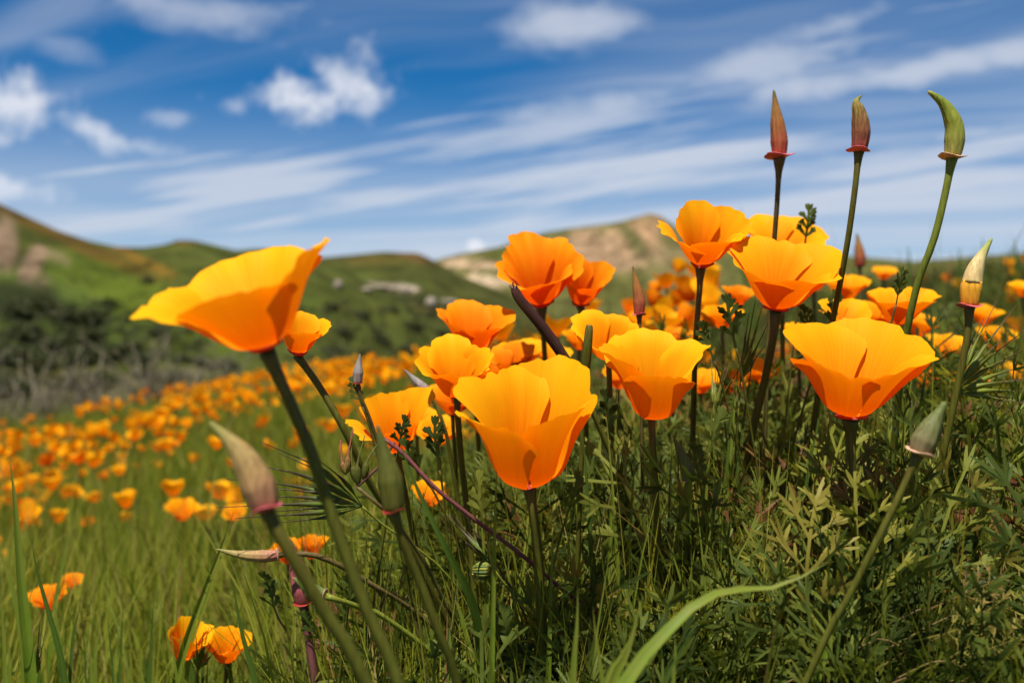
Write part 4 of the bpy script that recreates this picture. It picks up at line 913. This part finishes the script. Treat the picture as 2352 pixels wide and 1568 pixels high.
gb = random.Random(21)
for i, (px, py, ln_, ag, d) in enumerate([(2240, 1010, 170, 52, .47), (2300, 1090, 190, 40, .46), (2120, 1130, 170, 66, .48), (2290, 1240, 180, 36, .45), (2050, 1060, 150, 78, .49), (2200, 1330, 170, 40, .44), (2330, 960, 170, 60, .5), (1640, 960, 150, 80, .48), (1560, 1180, 150, 74, .47), (1420, 1130, 140, 100, .47)]):
    tips = []
    for k in range(9):
        a_ = R(ag + gb.uniform(-20, 20)); l_ = ln_ * gb.uniform(.7, 1.1); tips.append((px + math.cos(a_) * l_, py - math.sin(a_) * l_, gb.uniform(0, 8)))
    t_ = brome('slender bristly grass head in the leaves of the right half', (px, py), tips, [(px - 8, py + 70, d), (px - 20, py + 160, d), (px - 30, py + 250, d)], d, 'awn', 30 + i, .8)
    t_['group'] = 'bristly grass heads among the leaves'

# ================================================================== filaree and the woolly bud
def filaree():
    d = .40; u = pix(d)
    pts = [P(878, 1005, d), P(925, 1040, d), P(1000, 1120, d), P(1100, 1200, .405), P(1200, 1275, .41), P(1300, 1360, .42), P(1420, 1450, .43)]
    full = stem_to_ground(pts); t = thing('filaree', 'red stemmed plant with green beaked seed heads left of the central cup', 'plant', full[-1])
    add_stem(t, pts, 4.6 * u, 'stem_purple')
    h = P(820, 1118, d)
    V, F, T = tube(catmull([P(905, 1015, d), P(880, 1060, d), P(850, 1090, d), h], 14), 3.2 * u, 6); mk('branch', V, F, M['stem_purple'], t, {'t': T})
    V, F, T = tube(catmull([h, P(870, 1160, d), P(920, 1210, .41), P(980, 1300, .42), P(1040, 1420, .43)], 20), 4.5 * u, 6); mk('branch', V, F, M['stem_brown'], t, {'t': T})
    for (bx, by, mx_, my, tx, ty) in [(822, 1115, 822, 1060, 838, 1000), (818, 1108, 808, 1060, 806, 990), (795, 1090, 785, 1055, 782, 1010), (835, 1100, 845, 1055, 870, 1015), (798, 1085, 800, 1040, 812, 985)]:
        path = catmull([P(bx, by, d), P((bx + mx_) / 2, (by + my) / 2, d), P(mx_, my, d), P(tx, ty, d + .004)], 18); s = np.linspace(0, 1, 18)
        V, F, T = tube(path, np.interp(s, [0, .1, .3, .5, .58, 1], [2.5, 6, 8.5, 7, 2.6, 1.2]) * u, 10, ridge=.14, nr=5); mk('seed_head', V, F, M['bud_brown' if bx < 800 else 'bud_dark'], t, {'t': 1 - T})
filaree()
def tuft_bud():
    d = .43; u = pix(d); b = P(1128, 1310, d)
    pts = [b, P(1138, 1292, d), P(1160, 1330, .432), P(1200, 1400, .44)]
    full = stem_to_ground(pts); t = thing('thistle_bud', 'small round striped green bud on a hooked stalk, lower centre', 'flower bud', full[-1])
    g = random.Random(4); c = P(1100, 1305, d)
    for k in range(16):
        a = 2 * math.pi * k / 16; sd = Vector((0, math.cos(a), math.sin(a)))
        pa = [b + sd * 3 * u, b + Vector((-10 * u, 0, 0)) + sd * 15 * u, b + Vector((-28 * u, 0, 0)) + sd * 17 * u, b + Vector((-44 * u, 0, 0)) + sd * g.uniform(5, 14) * u]
        path = catmull(pa, 10); V, F, T = tube(path, np.array([2, 3.4, 4, 4.2, 4.2, 4, 3.6, 2.8, 1.8, .5]) * u, 6); mk('bract', V, F, M['bud_green' if k % 2 else 'bud_jade'], t, {'t': T})
    add_stem(t, pts, 3.0 * u, 'stem_brown')
tuft_bud()

# ================================================================== single leaves that stand out
def lone_leaf(label, px, py, d, size, tiltx, tiltz, mat='foliage', seed=0, rnd=.45, group=None, spin=0., src=None, fat=1.):
    v, f = (src or SPRIG)[seed % 8]
    s = size * pix(d) / v[:, 2].max()
    m = np.array(Matrix.Rotation(R(tiltz), 3, 'Y') @ Matrix.Rotation(R(tiltx), 3, 'X') @ Matrix.Rotation(R(spin), 3, 'Z'))
    b = P(px, py, d); pts = [b, b - Vector(m @ np.array([0, 0, 1])) * .02]
    full = stem_to_ground(pts); t = thing('poppy_leaf', label, 'leaf', full[-1], group)
    mk('leaf_blade', (v * s) @ m.T + np.array(b), f, M[mat], t, {'rnd': np.full(len(v), rnd)})
    add_stem(t, pts, 2.4 * pix(d), 'stem_brown' if mat == 'leaf_dry' else 'stem', name='stalk')
    return t
for i, (lb, px, py, sz, d, tx, tz, rn) in enumerate([
    ('fingered leaf sticking up above the wide golden poppy', 1848, 568, 100, .56, 12, 4, .35),
    ('feathery leaf in front of the golden poppy behind the green bud stem', 2058, 700, 90, .44, 10, 8, .4),
    ('dark feathery leaf under the left side of the wide golden poppy', 1690, 800, 128, .46, 10, -14, .15),
    ('second dark leaf lower under the wide golden poppy', 1640, 830, 100, .46, 15, -20, .25),
    ('dark leaf between the brown bud stem and the broad far right poppy', 1900, 760, 96, .49, 10, 16, .3),
    ('feathery leaf left of the broad far right poppy stem', 1870, 780, 88, .49, 10, -24, .3),
    ('thin leaf crossing the front of the drooping poppy', 915, 1035, 90, .44, 14, 12, .1),
    ('leaf tuft around the thin grey bud', 832, 935, 74, .43, 10, -16, .25),
    ('dark feathery leaf left of the central cup', 1010, 1080, 130, .42, 14, -6, .12),
    ('dark feathery leaf further left of the central cup', 975, 1100, 110, .43, 14, -28, .2),
    ('dark leaf between the central cup and the upright front cup', 1400, 1010, 120, .45, 12, -4, .0),
    ('feathery leaf low at left beside the dark pink bud', 640, 1420, 118, .43, 14, -22, .35),
    ('second feathery leaf beside the dark pink bud, right of it', 745, 1480, 100, .43, 24, -30, .3),
    ('leaf low between the thick left stems', 800, 1400, 110, .42, 20, 10, .4),
    ('blue green leaf in the lower right, fanning up left', 1985, 1290, 96, .42, 12, -30, .55),
    ('feathery leaf around the small blue green bud', 2010, 1230, 90, .43, 10, 6, .6),
    ('purple brown leaf in the lower right behind the arching blade', 1830, 1290, 120, .43, 10, 4, .98),
    ('green leaf in front of the arching blade, low right', 1770, 1540, 130, .40, 16, -6, .5),
    ('green leaf at the bottom right below the jade bud', 2060, 1540, 130, .40, 18, 12, .55),
    ('feathery leaf at the bottom right corner, green', 2200, 1480, 120, .41, 20, -8, .5),
    ('small leaf left of the pale green bud', 1630, 1040, 110, .46, 12, 10, .4),
    ('leaf right under the upright front cup', 1610, 1120, 110, .44, 12, -12, .42),
    ('feathery leaf right of the central cup base', 1300, 1190, 120, .43, 12, 14, .45),
    ('bright feathery leaf under the central cup at left', 1110, 1200, 120, .43, 14, -10, .7),
    ('leaf at the bottom centre below the woolly round bud', 1180, 1500, 130, .40, 16, -14, .4)]):
    lone_leaf(lb, px, py, d, sz, tx, tz, 'foliage', i, rn, spin=[0, 25, -25][i % 3])
for i, (px, py, sz, d, tx, tz, rn) in enumerate([(2130, 1400, 200, .375, 10, 62, .2), (2060, 1480, 230, .365, 12, 74, .8), (2140, 1470, 210, .37, 14, 56, .5), (2230, 1550, 180, .365, 12, 44, .3), (2220, 1420, 170, .375, 8, 70, .9), (2180, 1520, 190, .36, 14, 66, .6), (2280, 1500, 150, .37, 10, 50, .1), (2100, 1550, 180, .36, 10, 58, .7)]):
    lone_leaf('yellowing dry leaf leaning right in the bottom right corner', px, py, d, sz, tx, tz, 'leaf_dry', i, rn, group='dry leaves in the bottom right corner', src=FROND, fat=2.0)

# ================================================================== leafy mass of the near poppy plants
def near_foliage():
    n = 11000
    d = .375 + .90 * rng.random(n) ** 1.4
    a = rng.uniform(-.30, .72, n)
    x = a * d
    g = ground_z(x, d)
    # cushion: highest on the right and behind the flowers
    hi = np.interp(a, [-.30, -.16, -.05, .1, .35, .6, .72], [.10, .17, .245, .27, .265, .245, .22]) + (fbm(x * 9, d * 9, 3, 61) - .5) * .10
    hi = hi * (.62 + .54 * fbm(x * 7, d * 7, 2, 211)) * np.interp(d, [.3, .42, .6, .9, 1.3], [.45, .80, .95, .66, .45])
    keep = rng.random(n) < np.interp(a, [-.30, -.2, -.1, 0], [.15, .35, .75, 1])
    f = rng.random(n) ** .55
    z = g + np.maximum(.012, hi * f - .05)
    x, d, z, f = x[keep], d[keep], z[keep], f[keep]; m = len(x)
    rm = rot_z(rng.uniform(0, 6.28, m)) @ rot_x(rng.normal(.1, .42, m)) @ rot_z(rng.uniform(0, 6.28, m))
    sc = rng.uniform(.5, 1.5, m) * np.interp(d, [.34, 1, 2], [.95, 1.15, 1.4])
    o = scatter_quads('poppy_foliage', M['foliage'], FROND, np.c_[x, d, z], rm, sc, np.clip(.05 + rng.beta(1.5, 1.9, m) + (fbm(x * 16, d * 16, 3, 201) - .5) * 1.1 + (rng.random(m) < .05) * .5, 0, 1), rng.integers(0, len(FROND), m))
    tag(o, 'dense feathery green poppy leaves filling the lower right', 'foliage', kind='stuff')
    n = 3400                                               # straight stalks, green and dead
    d = .38 + .8 * rng.random(n) ** 1.2; a = rng.uniform(-.2, .68, n); x = a * d
    V, F = blades(x, d, ground_z(x, d) - .005, rng.uniform(.17, .31, n) * np.interp(d, [.34, .45, 1.2], [.75, .95, .85]), rng.uniform(.0006, .0013, n), np.abs(rng.normal(.12, .14, n)), rng.uniform(0, 6.28, n), rng.uniform(-.1, .25, n), 4)
    tag(mk('bare_stalks', V, F, M['grass'], attrs={'rnd': np.repeat(np.clip(.25 + rng.beta(1.6, 1.8, n) * .75, 0, 1), 10)}), 'thin upright stalks, green and straw coloured, through the poppy leaves', 'stalks', kind='stuff')
    # grass leaves mixed into it
    n = 13000
    d = .36 + .9 * rng.random(n) ** 1.2; a = rng.uniform(-.22, .70, n); x = a * d
    h = rng.uniform(.13, .29, n) * np.interp(d, [.34, .5, 1.5], [.8, 1, .8])
    V, F = blades(x, d, ground_z(x, d) - .005, h, rng.uniform(.0006, .0020, n), np.abs(rng.normal(.15, .22, n)), rng.uniform(0, 6.28, n), rng.uniform(0, .7, n), 5)
    o = mk('undergrowth_grass', V, F, M['grass'], attrs={'rnd': np.repeat(np.clip(.08 + rng.beta(1.8, 2.4, n) + (rng.random(n) < .10) * .4, 0, 1), 12)})
    tag(o, 'narrow grass leaves mixed through the poppy leaves', 'grass', kind='stuff')
near_foliage()

# ================================================================== meadow grass
def meadow():
    # left foreground and field
    n = 52000
    d = .60 + 6.5 * rng.random(n) ** 1.9; a = rng.uniform(-.72, .12, n); x = a * d
    keep = d < edge_y(x, d) + .3; x, d = x[keep], d[keep]; n = len(x)
    cl_ = fbm(x * 4, d * 4, 3, 71)
    h = (.05 + .13 * cl_ + rng.exponential(.018, n)) * np.interp(d, [.5, 1.5, 5], [.95, .8, .85])
    w = rng.uniform(.0008, .0019, n) * np.interp(d, [.5, 2, 6], [1, 1.3, 2.2])
    V, F = blades(x, d, ground_z(x, d) - .005, h, w, np.abs(rng.normal(.1, .2, n)), rng.uniform(0, 6.28, n), rng.uniform(0, .8, n), 4)
    r = np.clip(rng.beta(2.4, 2.4, n) + (cl_ - .5) * .4 + (rng.random(n) < .06) * .45, 0, 1)
    tag(mk('meadow_grass', V, F, M['grass'], attrs={'rnd': np.repeat(r, 10)}), 'green meadow grass covering the poppy field at left', 'grass', kind='stuff')
    n = 3600; d = .46 + .75 * rng.random(n); a = rng.uniform(-.60, -.10, n); x = a * d
    V, F = blades(x, d, ground_z(x, d) - .005, (.09 + .19 * rng.random(n) ** 1.5) * np.interp(a, [-.6, -.35, -.1], [1.1, .82, .95]), rng.uniform(.0007, .0021, n), np.abs(rng.normal(.1, .2, n)), rng.uniform(0, 6.28, n), rng.uniform(0, .8, n), 6)
    tag(mk('near_grass', V, F, M['grass'], attrs={'rnd': np.repeat(np.clip(rng.beta(2.6, 2.2, n) + (rng.random(n) < .07) * .4, 0, 1), 14)}), 'bright grass standing close by at the lower left', 'grass', kind='stuff')
    # the rise on the right
    n = 30000
    d = 1.1 + 5.2 * rng.random(n) ** 1.3; a = rng.uniform(-.02, .80, n); x = a * d
    cl_ = fbm(x * 2.2, d * 2.2, 3, 81)
    h = (.05 + .15 * cl_ + rng.exponential(.03, n))
    w = rng.uniform(.0012, .0030, n) * np.interp(d, [1, 5], [1, 1.8])
    V, F = blades(x, d, ground_z(x, d) - .005, h, w, np.abs(rng.normal(.12, .2, n)), rng.uniform(0, 6.28, n), rng.uniform(0, .7, n), 4)
    tag(mk('ridge_grass', V, F, M['grass_ridge'], attrs={'rnd': np.repeat(np.clip(rng.beta(2.2, 2.6, n) + (cl_ - .5) * .5, 0, 1), 10)}), 'olive and rusty grass on the rise at right', 'grass', kind='stuff')
    # leafy weeds among the ridge grass, uneven against the sky
    n = 1500; d = 1.3 + 4.2 * rng.random(n) ** 1.2; a = rng.uniform(.0, .75, n); x = a * d
    cl_ = fbm(x * 1.6 + 3, d * 1.6, 3, 91); keep = rng.random(n) < cl_ * 1.5; x, d, cl_ = x[keep], d[keep], cl_[keep]; n = len(x)
    rm = rot_z(rng.uniform(0, 6.28, n)) @ rot_x(rng.normal(0, .4, n)) @ rot_z(rng.uniform(0, 6.28, n))
    o = scatter_quads('ridge_weeds', M['foliage'], FROND, np.c_[x, d, ground_z(x, d) + rng.uniform(.0, .08, n)], rm, rng.uniform(1.0, 1.8, n), np.clip(rng.beta(2.6, 2, n), 0, 1), rng.integers(0, len(FROND), n))
    tag(o, 'leafy weeds among the grass of the right rise', 'weeds', kind='stuff')
meadow()

# ================================================================== poppies of the field
def field_cup(seed):
    """a small poppy grown in one sheet: stem, cup and four lobed rim"""
    g = random.Random(seed); n = 16; ph = g.uniform(0, 6); opn = g.uniform(.9, 1.4)
    rings = [(.0011, 0, -1), (.0010, .5, -1), (.0012, .96, -1), (.0030, 1.0, .05), (.010 * opn, 1.035, .3), (.0165 * opn, 1.10, .65), (.0225 * opn, 1.16, 1.0)]
    V = []; T = []
    hgt = .14
    bx, by = g.uniform(-.02, .02), g.uniform(-.02, .02); tl, ta_ = g.uniform(0, .95), g.uniform(0, 6.28)
    mt = np.array(Matrix.Rotation(ta_, 3, 'Z') @ Matrix.Rotation(tl, 3, 'X'))
    for i, (r, z, t) in enumerate(rings):
        for j in range(n):
            a = 2 * math.pi * j / n; rr = r; z2 = z * hgt if z <= 1 else hgt + (z - 1) * .22
            if i >= 5:
                lob = abs(math.cos(2 * a + ph)); rr = r * (1 + (.10 if i == 6 else .04) * math.sin(3 * a + ph * 2)); z2 += (i - 4) * .0042 * (lob - .6)
            q = np.array([rr * math.cos(a), rr * math.sin(a), 0])
            if z > 1: q = mt @ (q + np.array([0, 0, z2 - hgt])) + np.array([0, 0, hgt])
            else: q[2] = z2
            f = min(z, 1); q[0] += bx * (1 - f) ** 2; q[1] += by * (1 - f) ** 2
            V.append(q); T.append(t)
    F = [(i * n + j, i * n + (j + 1) % n, (i + 1) * n + (j + 1) % n, (i + 1) * n + j) for i in range(len(rings) - 1) for j in range(n)]
    return np.array(V), np.array(F), np.array(T)
def field_mat(src_):
    m = M[src_].copy(); m.name = 'field_poppy'; n = m.node_tree.nodes; l = m.node_tree.links
    out = [x for x in n if x.type == 'OUTPUT_MATERIAL'][0]; src = out.inputs[0].links[0].from_socket
    a = attr(n, 't'); lt = n.new('ShaderNodeMath'); lt.operation = 'LESS_THAN'; l.new(a.outputs['Fac'], lt.inputs[0]); lt.inputs[1].default_value = 0
    d = n.new('ShaderNodeBsdfDiffuse'); d.inputs[0].default_value = (.06, .10, .018, 1); mx = n.new('ShaderNodeMixShader')
    l.new(lt.outputs[0], mx.inputs[0]); l.new(src, mx.inputs[1]); l.new(d.outputs[0], mx.inputs[2]); l.new(mx.outputs[0], out.inputs[0])
    return m
M['field'] = field_mat('petal_field'); M['field_deep'] = field_mat('petal_orange')
def field_poppies():
    cups = [field_cup(i) for i in range(14)]
    meshes = []
    for i, (v, f, t) in enumerate(cups):
        o = mk('field_poppy', v, f, M['field' if i % 5 else 'field_deep'], attrs={'t': t, 's': np.arange(len(v)) % 16 / 16.}); meshes.append(o.data); COL.objects.unlink(o); bpy.data.objects.remove(o)
    g = np.random.default_rng(77)
    def spots(n, a0, a1, d0, d1, cs, thr, pw, s):
        out = []
        while len(out) < n:
            d = d0 + (d1 - d0) * g.random() ** pw; a = g.uniform(a0, a1); x = a * d
            if d > float(edge_y(x, d)) - .1 - 1.6 * g.random() ** 2: continue
            if g.random() > float(sst(thr - .10, thr + .10, .65 * fbm(x * cs, d * cs, 2, s) + .35 * fbm(x * cs * 4, d * cs * 4, 2, s + 9))): continue
            out.append((x, d))
        return out
    def put(lst, label, group, smin, smax):
        for (x, d) in lst:
            o = bpy.data.objects.new('field_poppy', meshes[g.integers(len(meshes))]); COL.objects.link(o)
            s = g.uniform(smin, smax); o.location = (x, d, gz(x, d)); o.rotation_euler = (0, 0, g.uniform(0, 6.28)); o.scale = (s, s, s * g.uniform(.75, 1.15))
            tag(o, label, 'flower', group)
    A = spots(1050, -.66, .03, 1.45, 9.0, 1.5, .52, .70, 5)
    A.sort(key=lambda q: q[1])
    near = A[:225]; rest = A[225:]
    put(near, 'small blurred orange poppy in the field sloping away at left', 'poppies of the left field', .42, .74)
    B = [(P(px, py + 14, d), d) for px, py, d in [(1555, 612, 1.5), (1595, 620, 1.4), (1530, 650, 1.35), (1500, 660, 1.5), (1570, 655, 1.3), (1610, 650, 1.25), (1640, 640, 1.4), (1495, 690, 1.2), (1545, 690, 1.25), (1590, 680, 1.2), (1520, 745, 1.0), (1560, 735, 1.0), (1600, 745, .95), (1480, 730, 1.1), (1445, 705, 1.4), (1635, 700, .95), (1610, 720, 1.1), (1575, 760, 1.0), (1360, 705, 1.6), (1545, 715, 1.15), (1640, 660, 1.1), (1620, 690, 1.05), (1500, 775, .95), (1610, 795, .9), (1660, 735, 1.0), (1590, 830, .85), (1440, 760, 1.1), (1625, 618, 1.6), (1280, 760, 1.0), (1150, 770, 1.05), (1240, 740, 1.2)]]
    for p, d in B:
        o = bpy.data.objects.new('field_poppy', meshes[g.integers(len(meshes))]); COL.objects.link(o)
        gzz = gz(p.x, d); h = p.z - gzz; s = g.uniform(.42, .58); o.location = (p.x, d, gzz); o.rotation_euler = (0, 0, g.uniform(0, 6.28))
        o.scale = (s, s, max(.4, h / .15))
        # keep the cup itself undistorted: lengthen only the stem
        me = o.data.copy(); co = np.empty(len(me.vertices) * 3, np.float32); me.vertices.foreach_get('co', co); co = co.reshape(-1, 3)
        top = co[:, 2] > .139; co[:, 2] = np.where(top, (h / s - .0) + (co[:, 2] - .14), co[:, 2] / .14 * (h / s)); me.vertices.foreach_set('co', co.ravel()); me.update(); o.data = me; o.scale = (s, s, s)
        tag(o, 'small blurred golden poppy in the cluster under the tall poppy', 'flower', 'poppies clustered behind the tall poppy')
    C_ = spots(48, .12, .62, 1.6, 4.8, 1.2, .5, 1., 15)
    put(C_, 'tiny blurred orange poppy scattered in the ridge grass at right', 'poppies of the right rise', .6, .9)
    m = len(rest); V = []; F = []; T = []; S = []; off = 0
    for (x, d) in rest:
        v, f, t = cups[g.integers(len(cups))]; s = g.uniform(.5, .9); a = g.uniform(0, 6.28); c, sn = math.cos(a), math.sin(a)
        w = v * s; w = np.c_[w[:, 0] * c - w[:, 1] * sn + x, w[:, 0] * sn + w[:, 1] * c + d, w[:, 2] + gz(x, d)]
        V.append(w); F.append(f + off); T.append(t); S.append(np.arange(len(v)) % 16 / 16.); off += len(v)
    o = mk('distant_poppies', np.vstack(V), np.vstack(F), M['field'], attrs={'t': np.concatenate(T), 's': np.concatenate(S)})
    tag(o, 'haze of orange poppies at the far edge of the left field', 'flowers', kind='stuff')
field_poppies()

# ================================================================== valley scrub, dry brush and rocks
def leaf_cloud(seed, n=420, flat=.7):
    g = np.random.default_rng(seed)
    p = g.normal(0, 1, (n, 3)); p /= np.linalg.norm(p, axis=1)[:, None]
    lob = 1 + .28 * np.sin(p[:, 0] * 4 + seed) * np.sin(p[:, 1] * 5 + seed * 2) + .15 * np.sin(p[:, 2] * 9)
    p = p * (g.random(n) ** .35 * lob)[:, None]; p[:, 2] = np.abs(p[:, 2]) * flat
    a = g.normal(0, 1, (n, 3)); a /= np.linalg.norm(a, axis=1)[:, None]; b = np.cross(a, g.normal(0, 1, (n, 3))); b /= np.linalg.norm(b, axis=1)[:, None]
    s = g.uniform(.07, .15, n)[:, None]
    V = np.stack([p - a * s - b * s * .6, p + a * s - b * s * .6, p + a * s + b * s * .6, p - a * s + b * s * .6], 1).reshape(-1, 3)
    F = np.arange(n * 4).reshape(-1, 4); return V, F, np.repeat(np.clip(g.beta(2, 2.4, n), 0, 1), 4)
def scrub():
    g = np.random.default_rng(9)
    cl_ = [leaf_cloud(i) for i in range(5)]
    crowns = []
    for v, f, r in cl_:
        o = mk('crown', v, f, M['shrub'], attrs={'rnd': r}, smooth=False); crowns.append(o.data); bpy.data.objects.remove(o)
    V, F, T = tube([(0, 0, -.4), (.04, .02, .1), (.02, .05, .5)], [.07, .05, .02], 7); o = mk('trunk', V, F, M['twig'], attrs={'t': T}); trunk = o.data; bpy.data.objects.remove(o)
    hl = bpy.data.objects['hill_left']; hm = bpy.data.objects['hill_middle']
    bpy.context.view_layer.update()
    def drop(px, py):
        """first land met along the sight line"""
        best = None
        dv = (P(px, py, 1) - Vector((0, 0, H))).normalized()
        for o in (hl, hm, bpy.data.objects['ground'], bpy.data.objects['hill_right']):
            ok, loc, nr, _ = o.ray_cast(Vector((0, 0, H)) + dv * 12, dv, distance=900)
            if ok and (best is None or loc.y < best.y): best = loc
        return best
    spots = [(40, 705, 30), (95, 690, 26), (150, 715, 30), (205, 720, 34), (215, 760, 30), (60, 760, 34), (130, 780, 38), (20, 810, 40), (90, 835, 36), (190, 815, 40), (260, 805, 34), (300, 790, 26), (330, 815, 30), (395, 725, 22), (370, 755, 24), (420, 820, 26), (470, 830, 24), (525, 835, 22), (250, 690, 18), (340, 640, 14), (470, 690, 18), (440, 660, 14), (20, 880, 40), (150, 870, 34), (230, 865, 30), (760, 700, 18), (830, 720, 20), (900, 705, 16), (790, 760, 22), (870, 770, 20), (950, 745, 18), (990, 720, 14), (1010, 760, 18), (930, 800, 20), (840, 810, 22), (770, 800, 20), (400, 860, 22), (330, 850, 26)]
    for i, (px, py, r) in enumerate(spots):
        q = drop(px, py + r * .5)
        if q is None: continue
        s = r * pix(q.y) * 1.15
        t = thing('shrub', ['dark rounded shrub in the blurred scrub below the left hill', 'dark shrub in the blurred valley behind the centre poppies'][px > 600], 'shrub', q, ['shrubs under the left hill', 'shrubs in the valley'][px > 600])
        t.rotation_euler = (0, 0, g.uniform(0, 6.28)); t.scale = (s, s, s * g.uniform(.8, 1.2))
        for nm, me in (('crown', crowns[g.integers(5)]), ('trunk', trunk)):
            c = bpy.data.objects.new(nm, me); COL.objects.link(c); c.parent = t
    # low brush that reads as one mass
    V, F, RN, off = [], [], [], 0
    for k in range(650):
        zone = g.random()
        if zone < .55: px, py, r = g.uniform(-60, 480), g.uniform(690, 935), g.uniform(7, 15)
        elif zone < .8: px, py, r = g.uniform(640, 1120), g.uniform(690, 830), g.uniform(6, 11)
        else: px, py, r = g.uniform(-40, 700), g.uniform(600, 760), g.uniform(3, 7)
        q = drop(px, py)
        if q is None: continue
        v, f, rr = cl_[g.integers(5)]; sel = g.integers(0, 300); v = v[sel * 4:(sel + 90) * 4]; n = len(v) // 4
        s = r * pix(q.y) * 1.2; V.append(v * s + np.array(q)); F.append(np.arange(n * 4).reshape(-1, 4) + off); RN.append(np.clip(rr[sel * 4:(sel + 90) * 4] + g.normal(0, .2), 0, 1)); off += n * 4
    tag(mk('valley_scrub', np.vstack(V), np.vstack(F), M['shrub'], attrs={'rnd': np.concatenate(RN)}, smooth=False), 'low dark brush over the valley and hill foot', 'scrub', kind='stuff')
    # pale rocks on the far slopes
    for i, (px, py, w, h_, lb) in enumerate([(777, 648, 20, 28, 'pale boulder alone on the middle hill, left of the others'), (842, 662, 26, 14, 'low pale rock at the left of the row on the middle hill'), (875, 656, 30, 16, 'pale rock second in the row on the middle hill'),
                                             (905, 660, 22, 14, 'small pale rock third in the row on the middle hill'), (932, 662, 24, 20, 'pale rock ending the row on the middle hill'), (990, 688, 24, 30, 'whitest boulder, in the valley above the centre poppies'), (1030, 690, 40, 14, 'long pale rock right of the whitest boulder')]):
        q = drop(px, py + h_ * .5)
        if q is None: continue
        u = pix(q.y); gg = random.Random(i); nV = []; nn, mm = 9, 14
        for a in range(nn):
            for b in range(mm):
                la = math.pi * a / (nn - 1); lo = 2 * math.pi * b / mm; k = .8 + .35 * float(fbm(np.array([la * 1.3 + i]), np.array([math.cos(lo) * 1.2 + math.sin(lo)]), 3, i)[0])
                nV.append((math.sin(la) * math.cos(lo) * w * .6 * u * k, math.sin(la) * math.sin(lo) * w * .6 * u * k, (math.cos(la) * .9 + .45) * h_ * .55 * u * k))
        F = [(a * mm + b, a * mm + (b + 1) % mm, (a + 1) * mm + (b + 1) % mm, (a + 1) * mm + b) for a in range(nn - 1) for b in range(mm)]
        o = mk('boulder', nV, F, M['rock'], attrs={'t': np.linspace(0, 1, len(nV)) if i != 5 else np.ones(len(nV))}, smooth=False); o.location = q
        tag(o, lb, 'rock')
    # grey dry brush along the lip of the field
    for i in range(13):
        a = -.60 + .027 * i + g.uniform(-.01, .01); y = float(edge_y(a * 6, 6)) + g.uniform(-.4, 1.4); x = a * y; b = Vector((x, y, gz(x, y)))
        t = thing('dry_bush', 'grey leafless dry bush at the far lip of the left field', 'bush', b, 'dry bushes at the lip of the field')
        for k in range(16):
            az = g.uniform(0, 6.28); sp_ = g.uniform(.1, .8); ln = g.uniform(.25, .65)
            e = b + Vector((math.cos(az) * sp_ * ln, math.sin(az) * sp_ * ln, ln * g.uniform(.5, 1)))
            mid = b.lerp(e, .5) + Vector((g.uniform(-.06, .06), 0, .05))
            V, F, T = tube(catmull([b, mid, e], 7), np.linspace(.006, .0025, 7), 4); mk('twig', V, F, M['twig'], t, {'t': T})
scrub()
# tall stalks of dry grass standing over the ridge
for i, (px, py, d, ln) in enumerate([(1700, 470, 2.6, 150), (1715, 500, 2.6, 130), (2330, 545, 2.4, 140), (2255, 540, 2.8, 120), (2085, 560, 2.2, 120), (1960, 560, 2.0, 120), (2200, 565, 2.5, 110), (1925, 590, 2.0, 100)]):
    grass_blade('tall thin weed stalk blurred against the sky on the right rise', [(px, py, d), (px + 4, py + ln * .3, d), (px + 2, py + ln * .7, d), (px + 8, py + ln, d)], 9, 'blade_dark', group='weed stalks on the right rise', peak=.7)
